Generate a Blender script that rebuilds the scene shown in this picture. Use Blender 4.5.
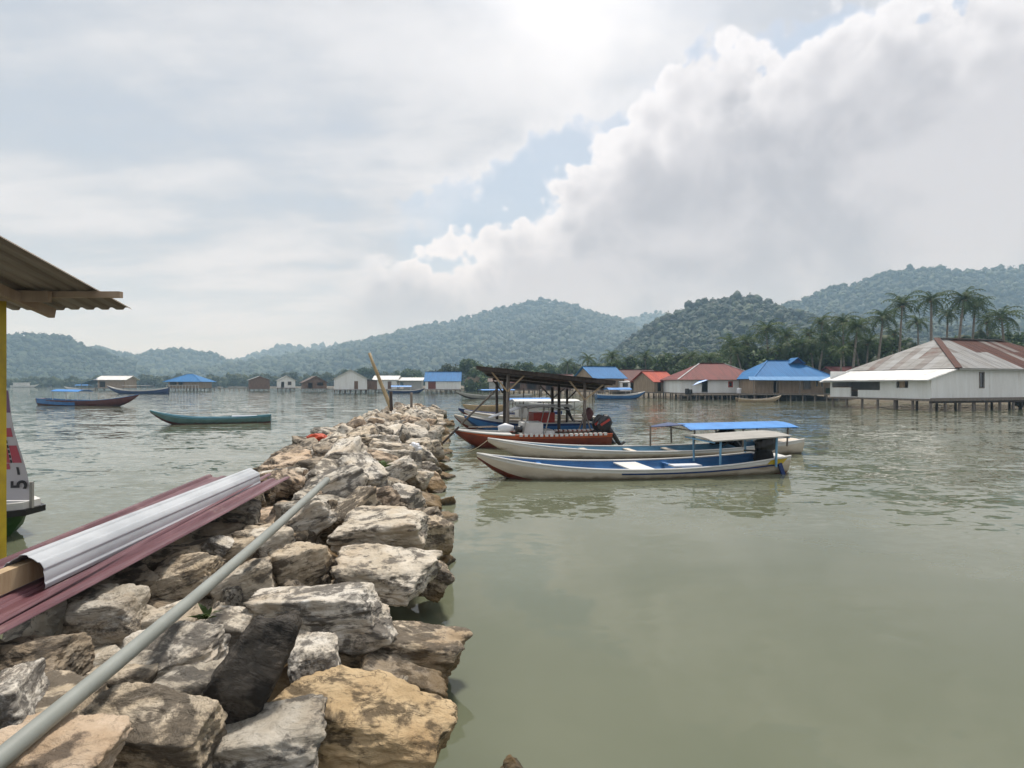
import bpy, bmesh, math, random
import numpy as np
from mathutils import Vector, Matrix, Quaternion, Euler

for _o in list(bpy.data.objects):
    bpy.data.objects.remove(_o)
SC = bpy.context.scene
COL = SC.collection
R = math.radians
PI = math.pi
FPX = 559.0            # focal length in pixels of a 1024 px wide picture
EYE = 2.3              # eye height above the water

# ------------------------------------------------------------------ camera
cam_d = bpy.data.cameras.new('camera')
cam_d.lens = 36.0 * FPX / 1024.0
cam_d.sensor_width = 36.0
cam_d.clip_start = 0.05
cam_d.clip_end = 20000
cam = bpy.data.objects.new('camera', cam_d)
cam.location = (0, 0, EYE)
cam.rotation_euler = (R(90), 0, 0)
COL.objects.link(cam)
SC.camera = cam

# ------------------------------------------------------------------ exposure
SC.view_settings.view_transform = 'Standard'
SC.view_settings.look = 'None'
SC.view_settings.exposure = 0.55
SC.view_settings.gamma = 1.0
SC.view_settings.use_curve_mapping = False
SC.render.engine = 'CYCLES'
SC.cycles.max_bounces = 5
SC.cycles.diffuse_bounces = 2
SC.cycles.glossy_bounces = 3
SC.cycles.transmission_bounces = 3
SC.cycles.transparent_max_bounces = 8
SC.cycles.volume_bounces = 1
SC.cycles.sample_clamp_indirect = 6
SC.cycles.use_denoising = True
SC.cycles.use_adaptive_sampling = True
SC.cycles.adaptive_threshold = 0.02

# ------------------------------------------------------------------ node helpers
class E:
    """a float socket with arithmetic"""
    def __init__(s, nt, sock): s.nt = nt; s.k = sock
    def _m(s, op, a, b=None, c=None): return mth(s.nt, op, a, b, c)
    def __add__(s, o): return s._m('ADD', s, o)
    def __radd__(s, o): return s._m('ADD', o, s)
    def __sub__(s, o): return s._m('SUBTRACT', s, o)
    def __rsub__(s, o): return s._m('SUBTRACT', o, s)
    def __mul__(s, o): return s._m('MULTIPLY', s, o)
    def __rmul__(s, o): return s._m('MULTIPLY', o, s)
    def __truediv__(s, o): return s._m('DIVIDE', s, o)
    def __rtruediv__(s, o): return s._m('DIVIDE', o, s)

def setin(nt, inp, v):
    if isinstance(v, E): nt.links.new(v.k, inp)
    elif hasattr(v, 'is_output'): nt.links.new(v, inp)
    elif v is not None:
        if isinstance(v, (tuple, list)) and len(v) == 3 and getattr(inp, 'type', '') == 'RGBA': v = (*v, 1)
        inp.default_value = v

def mth(nt, op, a, b=None, c=None, clamp=False):
    n = nt.nodes.new('ShaderNodeMath'); n.operation = op; n.use_clamp = clamp
    for i, v in enumerate((a, b, c)):
        if v is not None: setin(nt, n.inputs[i], v)
    return E(nt, n.outputs[0])

def sstep(nt, v, a, b, lo=0.0, hi=1.0, smooth=True):
    n = nt.nodes.new('ShaderNodeMapRange'); n.clamp = True
    n.interpolation_type = 'SMOOTHSTEP' if smooth else 'LINEAR'
    setin(nt, n.inputs[0], v)
    for i, q in zip((1, 2, 3, 4), (a, b, lo, hi)): setin(nt, n.inputs[i], q)
    return E(nt, n.outputs[0])

def mix(nt, f, a, b, mode='MIX'):
    n = nt.nodes.new('ShaderNodeMix'); n.data_type = 'RGBA'; n.blend_type = mode; n.clamp_factor = True
    setin(nt, n.inputs[0], f); setin(nt, n.inputs[6], a); setin(nt, n.inputs[7], b)
    return n.outputs[2]

def noise(nt, vec, scale, detail=4, rough=0.55, dist=0.0, out=0, lac=2.0):
    n = nt.nodes.new('ShaderNodeTexNoise')
    setin(nt, n.inputs['Vector'], vec); n.inputs['Scale'].default_value = scale
    n.inputs['Detail'].default_value = detail; n.inputs['Roughness'].default_value = rough
    n.inputs['Distortion'].default_value = dist; n.inputs['Lacunarity'].default_value = lac
    return E(nt, n.outputs[out]) if out == 0 else n.outputs[out]

def vmap(nt, vec, loc=(0, 0, 0), rot=(0, 0, 0), scale=(1, 1, 1)):
    n = nt.nodes.new('ShaderNodeMapping'); setin(nt, n.inputs[0], vec)
    n.inputs[1].default_value = loc; n.inputs[2].default_value = rot; n.inputs[3].default_value = scale
    return n.outputs[0]

def sep(nt, vec):
    n = nt.nodes.new('ShaderNodeSeparateXYZ'); setin(nt, n.inputs[0], vec)
    return [E(nt, q) for q in n.outputs]

def comb(nt, x, y, z):
    n = nt.nodes.new('ShaderNodeCombineXYZ')
    for i, v in enumerate((x, y, z)): setin(nt, n.inputs[i], v)
    return n.outputs[0]

def vadd(nt, a, b):
    n = nt.nodes.new('ShaderNodeVectorMath'); n.operation = 'ADD'
    setin(nt, n.inputs[0], a); setin(nt, n.inputs[1], b); return n.outputs[0]

def bump(nt, h, strength=0.5, dist=0.05, normal=None):
    n = nt.nodes.new('ShaderNodeBump'); n.inputs['Strength'].default_value = strength
    n.inputs['Distance'].default_value = dist; setin(nt, n.inputs['Height'], h)
    if normal is not None: nt.links.new(normal, n.inputs['Normal'])
    return n.outputs[0]

# ------------------------------------------------------------------ world: tropical sky under broken cloud
SUN_EL, SUN_AZ = 66.0, 14.0
W = bpy.data.worlds.new('World'); SC.world = W; W.use_nodes = True
nt = W.node_tree; nt.nodes.clear()
sky = nt.nodes.new('ShaderNodeTexSky'); sky.sky_type = 'NISHITA'; sky.sun_disc = False
sky.sun_elevation = R(SUN_EL); sky.sun_rotation = R(SUN_AZ)
sky.air_density = 1.2; sky.dust_density = 3.0; sky.ozone_density = 1.5
tc = nt.nodes.new('ShaderNodeTexCoord')
D3 = tc.outputs['Generated']
dx, dy, dz = sep(nt, D3)
el = mth(nt, 'ARCSINE', mth(nt, 'MINIMUM', mth(nt, 'MAXIMUM', dz, -1.0), 1.0)) * 57.29578
az = mth(nt, 'ARCTAN2', dx, dy) * 57.29578
zz = mth(nt, 'MAXIMUM', dz, 0.0) + 0.16
PL = comb(nt, dx / zz, dy / zz, 0.0)                     # the cloud deck seen as a flat layer
wob = noise(nt, D3, 7.0, 4, 0.55)
puf = noise(nt, D3, 15.0, 5, 0.58, 0.25)
# height of the big cumulus front across the sky
line = mth(nt, 'MINIMUM', mth(nt, 'MAXIMUM', 17.6 + az * 0.70, 15.4 + az * 0.16), 30.0)
line = mth(nt, 'MAXIMUM', line, 2.0)
vor = nt.nodes.new('ShaderNodeTexVoronoi'); vor.feature = 'SMOOTH_F1'
setin(nt, vor.inputs['Vector'], vadd(nt, D3, vmap(nt, noise(nt, D3, 9.0, 3, 0.5, 0, 1), scale=(.05, .05, .05))))
vor.inputs['Scale'].default_value = 16.0; vor.inputs['Smoothness'].default_value = 0.35
bil = 0.5 - E(nt, vor.outputs['Distance'])
vor2 = nt.nodes.new('ShaderNodeTexVoronoi'); vor2.feature = 'SMOOTH_F1'; setin(nt, vor2.inputs['Vector'], D3); vor2.inputs['Scale'].default_value = 38.0; vor2.inputs['Smoothness'].default_value = 0.3
bil = bil + (0.4 - E(nt, vor2.outputs['Distance'])) * .55
d = line - el + (wob - 0.5) * 10.0 + (puf - 0.5) * 6.0 + bil * 4.5
cumu = sstep(nt, d, -0.3, 0.9) * sstep(nt, az + (wob - .5) * 30.0, -22.0, -10.0)
# upper left sheet of cloud above the gap
gapw = sstep(nt, az, 3.0, 12.0, 2.9, -1.6)
d2 = el - (line + gapw) + (noise(nt, vadd(nt, D3, (3.1, 1.7, .4)), 8.0, 5, 0.62) - 0.5) * 9.0 + bil * 3.5
strat = noise(nt, PL, 1.0, 6, 0.56, 0.35)
strat2 = noise(nt, vmap(nt, PL, loc=(4, 2, 0), rot=(0, 0, .5), scale=(.6, 1.5, 1)), 1.9, 6, 0.58, 0.2)
sheet_e = mth(nt, 'MAXIMUM', sstep(nt, d2, -.5, 1.6), sstep(nt, az + (wob - .5) * 30.0, -5.0, -14.0))
sheet = sheet_e * sstep(nt, strat * 0.55 + strat2 * 0.45, 0.36, 0.54, 0.80, 1.0)
# colours
tex = strat * 0.5 + strat2 * 0.5
sh_col = mix(nt, sstep(nt, tex, 0.40, 0.60), (0.43, 0.455, 0.495), (0.60, 0.61, 0.64))
top_bright = sstep(nt, mth(nt, 'SQRT', (az - 6.0) * (az - 6.0) + (el - 39.0) * (el - 39.0) * 1.3) + (wob - .5) * 14.0, 21.0, 3.0)
sh_col = mix(nt, top_bright * 0.9, sh_col, (.82, .82, .84))
sh_col = mix(nt, sstep(nt, d2, 5.0, .2) * sstep(nt, az, -12.0, -4.0) * sstep(nt, az, 25.0, 15.0) * .7, sh_col, (.70, .705, .73))
rim = sstep(nt, d, 7.5, 0.5) * sstep(nt, el, 4.0, 13.0)
cu_tex = noise(nt, D3, 5.0, 5, 0.55, 0.3)
cu_col = mix(nt, sstep(nt, cu_tex, 0.38, 0.60), (0.36, 0.365, 0.40), (0.495, 0.497, 0.53))
cu_col = mix(nt, rim * sstep(nt, puf, .3, .52, .45, .95), cu_col, (0.74, 0.74, 0.765))
cu_col = mix(nt, top_bright * 0.6, cu_col, (.78, .78, .80))
hz = sstep(nt, el + (tex - .5) * 8.0, 12.0, 1.0)
sh_col = mix(nt, hz * 0.75, sh_col, (0.60, 0.665, 0.745))
cu_col = mix(nt, hz * 0.6, cu_col, (0.56, 0.595, 0.65))
gap_col = mix(nt, sstep(nt, strat, .3, .7), (0.36, 0.435, 0.53), (0.47, 0.525, 0.60))
col1 = mix(nt, sheet, gap_col, sh_col)
col2 = mix(nt, cumu, col1, cu_col)
b_sky = nt.nodes.new('ShaderNodeBackground'); nt.links.new(sky.outputs[0], b_sky.inputs[0]); b_sky.inputs[1].default_value = 0.1
b_cl = nt.nodes.new('ShaderNodeBackground'); nt.links.new(col2, b_cl.inputs[0]); b_cl.inputs[1].default_value = 0.94
cover = mth(nt, 'MAXIMUM', mth(nt, 'MAXIMUM', cumu, sheet), 0.72)
cover = mth(nt, 'MAXIMUM', cover, hz)
ms = nt.nodes.new('ShaderNodeMixShader'); setin(nt, ms.inputs[0], cover)
nt.links.new(b_sky.outputs[0], ms.inputs[1]); nt.links.new(b_cl.outputs[0], ms.inputs[2])
wo = nt.nodes.new('ShaderNodeOutputWorld'); nt.links.new(ms.outputs[0], wo.inputs[0])

# ------------------------------------------------------------------ sun, veiled by cloud
sd = bpy.data.lights.new('sun', 'SUN'); sd.energy = 2.9; sd.angle = R(9); sd.color = (1.0, 0.965, 0.91)
sun = bpy.data.objects.new('sun', sd); COL.objects.link(sun)
sdir = Vector((math.sin(R(SUN_AZ)) * math.cos(R(SUN_EL)), math.cos(R(SUN_AZ)) * math.cos(R(SUN_EL)), math.sin(R(SUN_EL))))
sun.rotation_euler = sdir.to_track_quat('Z', 'Y').to_euler()
sun.location = (0, 0, 60)

# ------------------------------------------------------------------ geometry helpers
def P(px, py, D):
    """a point of the place: depth D metres ahead, where pixel (px, py) looks"""
    return Vector(((px - 512.0) / FPX * D, D, EYE - (py - 384.0) / FPX * D))
def WD(py):
    """distance of the water surface seen at picture row py"""
    return EYE * FPX / (py - 384.0)

def hsh(ix, iy, iz, seed):
    h = (ix.astype(np.int64) * 374761393 + iy.astype(np.int64) * 668265263 + iz.astype(np.int64) * 2147483647 + seed * 1274126177) & 0xffffffff
    h = ((h ^ (h >> 13)) * 1274126177) & 0xffffffff
    h = h ^ (h >> 16)
    return (h & 0xffffff).astype(np.float64) / 0xffffff
def vnoise(p, seed=0):
    f = np.floor(p); t = p - f; t = t * t * t * (t * (t * 6 - 15) + 10); i = f.astype(np.int64)
    r = 0.0
    for a in (0, 1):
        for b in (0, 1):
            for c in (0, 1):
                w = (t[:, 0] if a else 1 - t[:, 0]) * (t[:, 1] if b else 1 - t[:, 1]) * (t[:, 2] if c else 1 - t[:, 2])
                r = r + w * hsh(i[:, 0] + a, i[:, 1] + b, i[:, 2] + c, seed)
    return r
def fbm(p, seed=0, oct=4, gain=0.5):
    r = np.zeros(len(p)); a = 1.0; s = 0.0
    for o in range(oct):
        r += a * vnoise(p * (2.03 ** o) + 17.3 * o, seed + o); s += a; a *= gain
    return r / s

class MB:
    """collects faces; build() links them as one mesh object"""
    def __init__(s): s.v = []; s.f = []; s.m = []
    def add(s, vs, fs, mi=0):
        o = len(s.v); s.v.extend([tuple(q) for q in vs]); s.f.extend([tuple(o + i for i in f) for f in fs]); s.m.extend([mi] * len(fs)); return s
    def box(s, c, size, M=None, mi=0):
        hx, hy, hz_ = size[0] / 2, size[1] / 2, size[2] / 2
        vs = [Vector((x, y, z)) for x in (-hx, hx) for y in (-hy, hy) for z in (-hz_, hz_)]
        if M is not None: vs = [M @ q for q in vs]
        c = Vector(c); vs = [q + c for q in vs]
        return s.add(vs, [(0, 1, 3, 2), (4, 6, 7, 5), (0, 4, 5, 1), (2, 3, 7, 6), (0, 2, 6, 4), (1, 5, 7, 3)], mi)
    def tube(s, pts, rad, n=8, mi=0, cap=True):
        pts = [Vector(q) for q in pts]
        if not isinstance(rad, (list, tuple)): rad = [rad] * len(pts)
        vs = []; up0 = None
        for i, q in enumerate(pts):
            t = (pts[min(i + 1, len(pts) - 1)] - pts[max(i - 1, 0)]).normalized()
            ref = Vector((0, 0, 1)) if abs(t.z) < .9 else Vector((1, 0, 0))
            a = t.cross(ref).normalized(); b = t.cross(a)
            for k in range(n):
                an = 2 * PI * k / n; vs.append(q + (a * math.cos(an) + b * math.sin(an)) * rad[i])
        fs = []
        for i in range(len(pts) - 1):
            for k in range(n):
                k2 = (k + 1) % n; fs.append((i * n + k, i * n + k2, (i + 1) * n + k2, (i + 1) * n + k))
        if cap: fs.append(tuple(range(n - 1, -1, -1))); fs.append(tuple((len(pts) - 1) * n + k for k in range(n)))
        return s.add(vs, fs, mi)
    def bar(s, p0, p1, w, h, mi=0):
        """a square timber from p0 to p1"""
        p0 = Vector(p0); p1 = Vector(p1); t = (p1 - p0).normalized()
        ref = Vector((0, 0, 1)) if abs(t.z) < .95 else Vector((0, 1, 0))
        a = t.cross(ref).normalized() * (w / 2); b = a.cross(t).normalized() * (h / 2)
        vs = [p + sa * a + sb * b for p in (p0, p1) for sa, sb in ((-1, -1), (1, -1), (1, 1), (-1, 1))]
        return s.add(vs, [(3, 2, 1, 0), (4, 5, 6, 7), (0, 1, 5, 4), (1, 2, 6, 5), (2, 3, 7, 6), (3, 0, 4, 7)], mi)
    def slab(s, poly, t, mi=0):
        """a convex polygon given thickness t downwards along its own normal"""
        poly = [Vector(q) for q in poly]; n = len(poly)
        nn = Vector((0, 0, 0))
        for i in range(n): nn += poly[i].cross(poly[(i + 1) % n])
        nn.normalize()
        vs = poly + [q - nn * t for q in poly]
        fs = [tuple(range(n)), tuple(range(2 * n - 1, n - 1, -1))] + [(i, i + n, (i + 1) % n + n, (i + 1) % n) for i in range(n)]
        return s.add(vs, fs, mi)
    def grid(s, rows, mi=0):
        nr, nc = len(rows), len(rows[0]); vs = [q for r in rows for q in r]
        return s.add(vs, [(i * nc + j, i * nc + j + 1, (i + 1) * nc + j + 1, (i + 1) * nc + j) for i in range(nr - 1) for j in range(nc - 1)], mi)
    def mesh(s, name, mats, smooth=False, fix=True):
        me = bpy.data.meshes.new(name); me.from_pydata(s.v, [], s.f)
        for m in (mats if isinstance(mats, (list, tuple)) else [mats]): me.materials.append(m)
        if any(s.m): me.polygons.foreach_set('material_index', s.m)
        if fix:
            b = bmesh.new(); b.from_mesh(me); bmesh.ops.recalc_face_normals(b, faces=b.faces); b.to_mesh(me); b.free()
        if smooth: me.polygons.foreach_set('use_smooth', [True] * len(me.polygons))
        me.update(); return me
    def build(s, name, mats, parent=None, smooth=False, fix=True):
        return put(name, s.mesh(name, mats, smooth, fix), parent)

def put(name, me, parent=None, loc=None, rot=None):
    o = bpy.data.objects.new(name, me); COL.objects.link(o)
    if parent is not None: o.parent = parent
    if loc is not None: o.location = loc
    if rot is not None: o.rotation_euler = rot
    return o
def tag(o, label, cat, group=None, kind=None):
    o['label'] = label; o['category'] = cat
    if group: o['group'] = group
    if kind: o['kind'] = kind
    return o
def thing(name, label, cat, loc=(0, 0, 0), rz=0.0, group=None):
    o = bpy.data.objects.new(name, None); COL.objects.link(o); o.empty_display_size = .2
    o.location = loc; o.rotation_euler = (0, 0, rz); return tag(o, label, cat, group)
def fast_mesh(name, V, F, mats, smooth=True, attr=None):
    """triangles from numpy arrays"""
    me = bpy.data.meshes.new(name); nv, nf = len(V), len(F)
    me.vertices.add(nv); me.vertices.foreach_set('co', np.asarray(V, np.float32).ravel())
    k = F.shape[1]
    me.loops.add(nf * k); me.loops.foreach_set('vertex_index', np.asarray(F, np.int32).ravel())
    me.polygons.add(nf); me.polygons.foreach_set('loop_start', np.arange(nf, dtype=np.int32) * k)
    me.polygons.foreach_set('loop_total', np.full(nf, k, np.int32))
    me.polygons.foreach_set('use_smooth', np.full(nf, smooth, bool))
    for m in (mats if isinstance(mats, (list, tuple)) else [mats]): me.materials.append(m)
    if attr is not None:
        a = me.attributes.new('vary', 'FLOAT', 'POINT'); a.data.foreach_set('value', np.asarray(attr, np.float32))
    me.update(calc_edges=True); me.validate(); return me
_ico = {}
def ico(sub):
    if sub not in _ico:
        b = bmesh.new(); bmesh.ops.create_icosphere(b, subdivisions=sub, radius=1.0)
        b.verts.ensure_lookup_table()
        _ico[sub] = (np.array([q.co[:] for q in b.verts]), np.array([[q.index for q in f.verts] for f in b.faces])); b.free()
    return _ico[sub]

# ------------------------------------------------------------------ materials
MT = {}
def newmat(name):
    m = bpy.data.materials.new(name); m.use_nodes = True; n = m.node_tree
    p = n.nodes['Principled BSDF']; MT[name] = m; return m, n, p
def paint(name, c, rough=0.55, c2=None, scale=3.0, amt=0.5, bmp=0.15, stain=None, stain_lo=.56, stain_hi=.7, spec=0.4, metal=0.0, stretch=(1, 1, 1), wl=None):
    """weathered paint, timber or cloth: two tones, patchy stains, fine relief"""
    m, n, p = newmat(name)
    t = n.nodes.new('ShaderNodeTexCoord'); oi = n.nodes.new('ShaderNodeObjectInfo')
    off = comb(n, E(n, oi.outputs['Random']) * 37.0, E(n, oi.outputs['Random']) * 11.0, 0.0)
    v = vmap(n, vadd(n, t.outputs['Object'], off), scale=stretch)
    c2 = c2 or tuple(q * 0.72 for q in c)
    k = mix(n, sstep(n, noise(n, v, scale, 6, .6), .35, .68) * amt, c, c2)
    if stain: k = mix(n, sstep(n, noise(n, vadd(n, v, (7, 3, 1)), scale * .7, 7, .65), stain_lo, stain_hi), k, stain)
    if wl:
        z = sep(n, t.outputs['Object'])[2]
        k = mix(n, sstep(n, z + (noise(n, vmap(n, v, scale=(1, 1, .25)), 5.0, 5, .65) - .5) * .22, .13, .01) * .85, k, wl)
    n.links.new(k, p.inputs['Base Color']); p.inputs['Roughness'].default_value = rough
    p.inputs['Specular IOR Level'].default_value = spec; p.inputs['Metallic'].default_value = metal
    if bmp: n.links.new(bump(n, noise(n, v, scale * 6, 4, .6), bmp, .01), p.inputs['Normal'])
    return m
def corrug(name, c, c2, rust=None, pitch=0.2, axis=0, lo=.5, hi=.62, rough=.62, rscale=.35, strips=0.0):
    """corrugated roofing: ribs as fine relief, runs of weathering down the slope"""
    m, n, p = newmat(name)
    t = n.nodes.new('ShaderNodeTexCoord'); x, y, z = sep(n, t.outputs['Object'])
    a = (x, y)[axis]; o = (y, x)[axis]
    st = comb(n, a * 1.0, o * .16, z * .16)
    k = mix(n, sstep(n, noise(n, st, 2.2, 5, .6), .35, .65), c, c2)
    if strips: 
        wn = n.nodes.new('ShaderNodeTexWhiteNoise'); wn.noise_dimensions = '2D'
        setin(n, wn.inputs['Vector'], comb(n, mth(n, 'FLOOR', a / .8), mth(n, 'FLOOR', o / 2.1 + 0.3), 0.0))
        k = mix(n, E(n, wn.outputs['Value']) * strips, k, tuple(q * .55 for q in c2))
    if rust:
        big = noise(n, vadd(n, t.outputs['Object'], (5.3, 1.1, 0)), rscale, 5, .62) * .6 + noise(n, st, 1.4, 6, .65) * .4
        k = mix(n, sstep(n, big, lo, hi), k, rust)
    n.links.new(k, p.inputs['Base Color']); p.inputs['Roughness'].default_value = rough
    p.inputs['Specular IOR Level'].default_value = .2
    w = mth(n, 'SINE', a * (2 * PI / pitch))
    n.links.new(bump(n, w, .6, .02), p.inputs['Normal'])
    return m

paint('white_paint', (.66, .65, .62), .5, (.50, .49, .46), 1.2, .7, .1, (.40, .37, .31), .60, .80)
paint('cream_hull', (.62, .55, .45), .45, (.46, .39, .30), 2.2, .8, .1, (.26, .18, .11), .56, .74, stretch=(.4, 1, 1.6), wl=(.13, .10, .055))
paint('white_wall', (.80, .80, .78), .7, (.70, .69, .66), .8, .8, .1, (.48, .45, .39), .60, .86, stretch=(2.4, 2.4, .35))
paint('grey_wall', (.45, .44, .42), .8, (.33, .32, .30), .8, .8, .2)
paint('tan_wall', (.36, .27, .19), .8, (.25, .18, .12), 1.2, .8, .2, stretch=(3, 3, .6))
paint('brown_wall', (.20, .12, .08), .8, (.12, .07, .05), 1.5, .8, .2, stretch=(3, 3, .6))
paint('dark_timber', (.070, .052, .042), .8, (.035, .027, .023), 3, .8, .3, stretch=(4, 4, .7))
paint('grey_timber', (.24, .20, .165), .8, (.12, .10, .085), 4, .9, .3, stretch=(4, 4, .7))
paint('pale_timber', (.45, .34, .21), .7, (.33, .22, .12), 5, .8, .3, stretch=(3, 3, .5))
paint('bamboo', (.42, .32, .18), .6, (.27, .19, .10), 4, .8, .2, stretch=(1, 1, .3))
paint('blue_paint', (.045, .17, .40), .45, (.03, .11, .28), 2.5, .8, .1, (.16, .22, .27), .62, .75)
paint('teal_paint', (.13, .26, .30), .5, (.07, .22, .28), 2.5, .8, .1)
paint('navy_paint', (.02, .045, .15), .4, (.012, .03, .09), 2.5, .8, .1)
paint('pale_blue_paint', (.17, .36, .52), .5, (.11, .25, .40), 2.5, .8, .1, (.3, .3, .28), .62, .75)
paint('green_hull', (.11, .19, .17), .5, (.07, .13, .12), 2.5, .8, .1, wl=(.10, .05, .035), stain=(.03, .06, .06), stain_lo=.6, stain_hi=.75)
paint('dark_green_hull', (.05, .13, .035), .4, (.03, .08, .025), 2.5, .8, .1)
paint('red_hull', (.20, .045, .025), .4, (.12, .028, .018), 2.5, .8, .1)
paint('orange_hull', (.46, .10, .035), .4, (.34, .07, .028), 2.5, .8, .1)
paint('maroon_hull', (.11, .03, .03), .5, (.07, .02, .02), 2.5, .8, .1)
paint('black_plastic', (.016, .016, .018), .35, (.010, .010, .011), 3, .6, .05, spec=.5)
paint('black_cloth', (.010, .010, .011), .9, (.018, .018, .02), 3, .6, .2)
paint('blue_tarp', (.045, .24, .60), .45, (.03, .17, .46), 2.0, .8, .35)
paint('grey_board', (.33, .32, .29), .7, (.25, .24, .22), 2.0, .8, .15)
paint('yellow_paint', (.48, .35, .02), .5, (.30, .21, .02), 3, .7, .1)
paint('red_tarp', (.45, .06, .02), .6, (.32, .04, .015), 3, .7, .4)
paint('white_plastic', (.70, .71, .73), .4, (.55, .57, .62), 6, .8, .3)
paint('pvc_grey', (.26, .275, .25), .42, (.21, .222, .20), 2.5, .9, .05, (.30, .29, .26), .60, .72)
paint('glass_dark', (.02, .024, .026), .1, (.03, .033, .035), 1, .5, 0, spec=.6)
paint('clear_screen', (.30, .33, .34), .15, (.25, .28, .29), 1, .5, 0, spec=.6)
paint('rope_fibre', (.30, .25, .17), .8, (.2, .16, .1), 20, .7, .2)
paint('red_paint', (.42, .05, .03), .5, (.30, .035, .025), 2, .7, .1)
paint('soil', (.14, .115, .08), .9, (.09, .075, .05), .2, .8, .3)
paint('scrub', (.012, .026, .010), .9, (.045, .068, .022), .12, .9, .3)
paint('palm_trunk', (.26, .225, .18), .85, (.16, .135, .105), 2, .8, .3, stretch=(1, 1, 3))
paint('tree_trunk', (.10, .08, .06), .85, (.06, .05, .04), 2, .8, .3)
paint('banner_white', (.50, .48, .50), .45, (.55, .52, .56), 2, .6, .05)
paint('banner_purple', (.15, .085, .17), .45, (.22, .11, .2), 2, .6, .05)
paint('banner_red', (.45, .07, .10), .45, (.36, .10, .15), 5, .6, .05)
paint('print_black', (.03, .03, .035), .5, (.05, .05, .055), 3, .6, 0)
corrug('blue_roof', (.026, .155, .37), (.02, .12, .30), None, .25)
corrug('blue_roof_pale', (.12, .27, .48), (.09, .22, .42), None, .25)
corrug('red_roof', (.175, .045, .040), (.12, .034, .030), None, .25)
corrug('bright_red_roof', (.42, .075, .04), (.30, .05, .03), None, .25)
corrug('maroon_roof', (.13, .045, .04), (.085, .033, .03), None, .25)
corrug('zinc_roof', (.52, .53, .53), (.36, .36, .35), (.16, .075, .04), .2, 0, .56, .68)
corrug('white_roof', (.72, .72, .70), (.60, .60, .58), None, .2)
corrug('brown_roof', (.17, .12, .10), (.10, .075, .065), (.12, .055, .03), .2, 0, .5, .65)
corrug('dark_roof', (.10, .075, .062), (.055, .043, .038), (.12, .05, .03), .2, 0, .5, .62)

def leafmat(name, c, c2, trans=.25, scale=.8, mott=0):
    m, n, p = newmat(name)
    oi = n.nodes.new('ShaderNodeObjectInfo'); g = n.nodes.new('ShaderNodeNewGeometry')
    at = n.nodes.new('ShaderNodeAttribute'); at.attribute_name = 'vary'
    f = noise(n, g.outputs['Position'], scale, 3, .6) * .5 + E(n, at.outputs['Fac']) * .5 + (E(n, oi.outputs['Random']) - .5) * .15
    k = mix(n, sstep(n, f, .25, .75, smooth=False), c, c2)
    if mott:
        mo = noise(n, g.outputs['Position'], mott, 3, .65)
        k = mix(n, sstep(n, mo, .40, .62), mix(n, .8, k, (.012, .022, .010)), k); n.links.new(bump(n, mo, 1.0, 3.0), p.inputs['Normal'])
    n.links.new(k, p.inputs['Base Color']); p.inputs['Roughness'].default_value = .6; p.inputs['Specular IOR Level'].default_value = .25
    if trans:
        tr = n.nodes.new('ShaderNodeBsdfTranslucent'); n.links.new(k, tr.inputs[0])
        mx = n.nodes.new('ShaderNodeMixShader'); mx.inputs[0].default_value = trans
        n.links.new(p.outputs[0], mx.inputs[1]); n.links.new(tr.outputs[0], mx.inputs[2])
        n.links.new(mx.outputs[0], n.nodes['Material Output'].inputs[0])
    return m
leafmat('palm_leaf', (.030, .062, .016), (.090, .135, .036), .35)
leafmat('tree_leaf', (.024, .054, .014), (.075, .125, .030), .25)
leafmat('bright_leaf', (.05, .085, .02), (.12, .15, .04), .3)
leafmat('mangrove_leaf', (.022, .040, .016), (.052, .075, .026), .2, .15)
leafmat('hill_leaf', (.012, .036, .012), (.060, .098, .027), .0, .02, .30)

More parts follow.
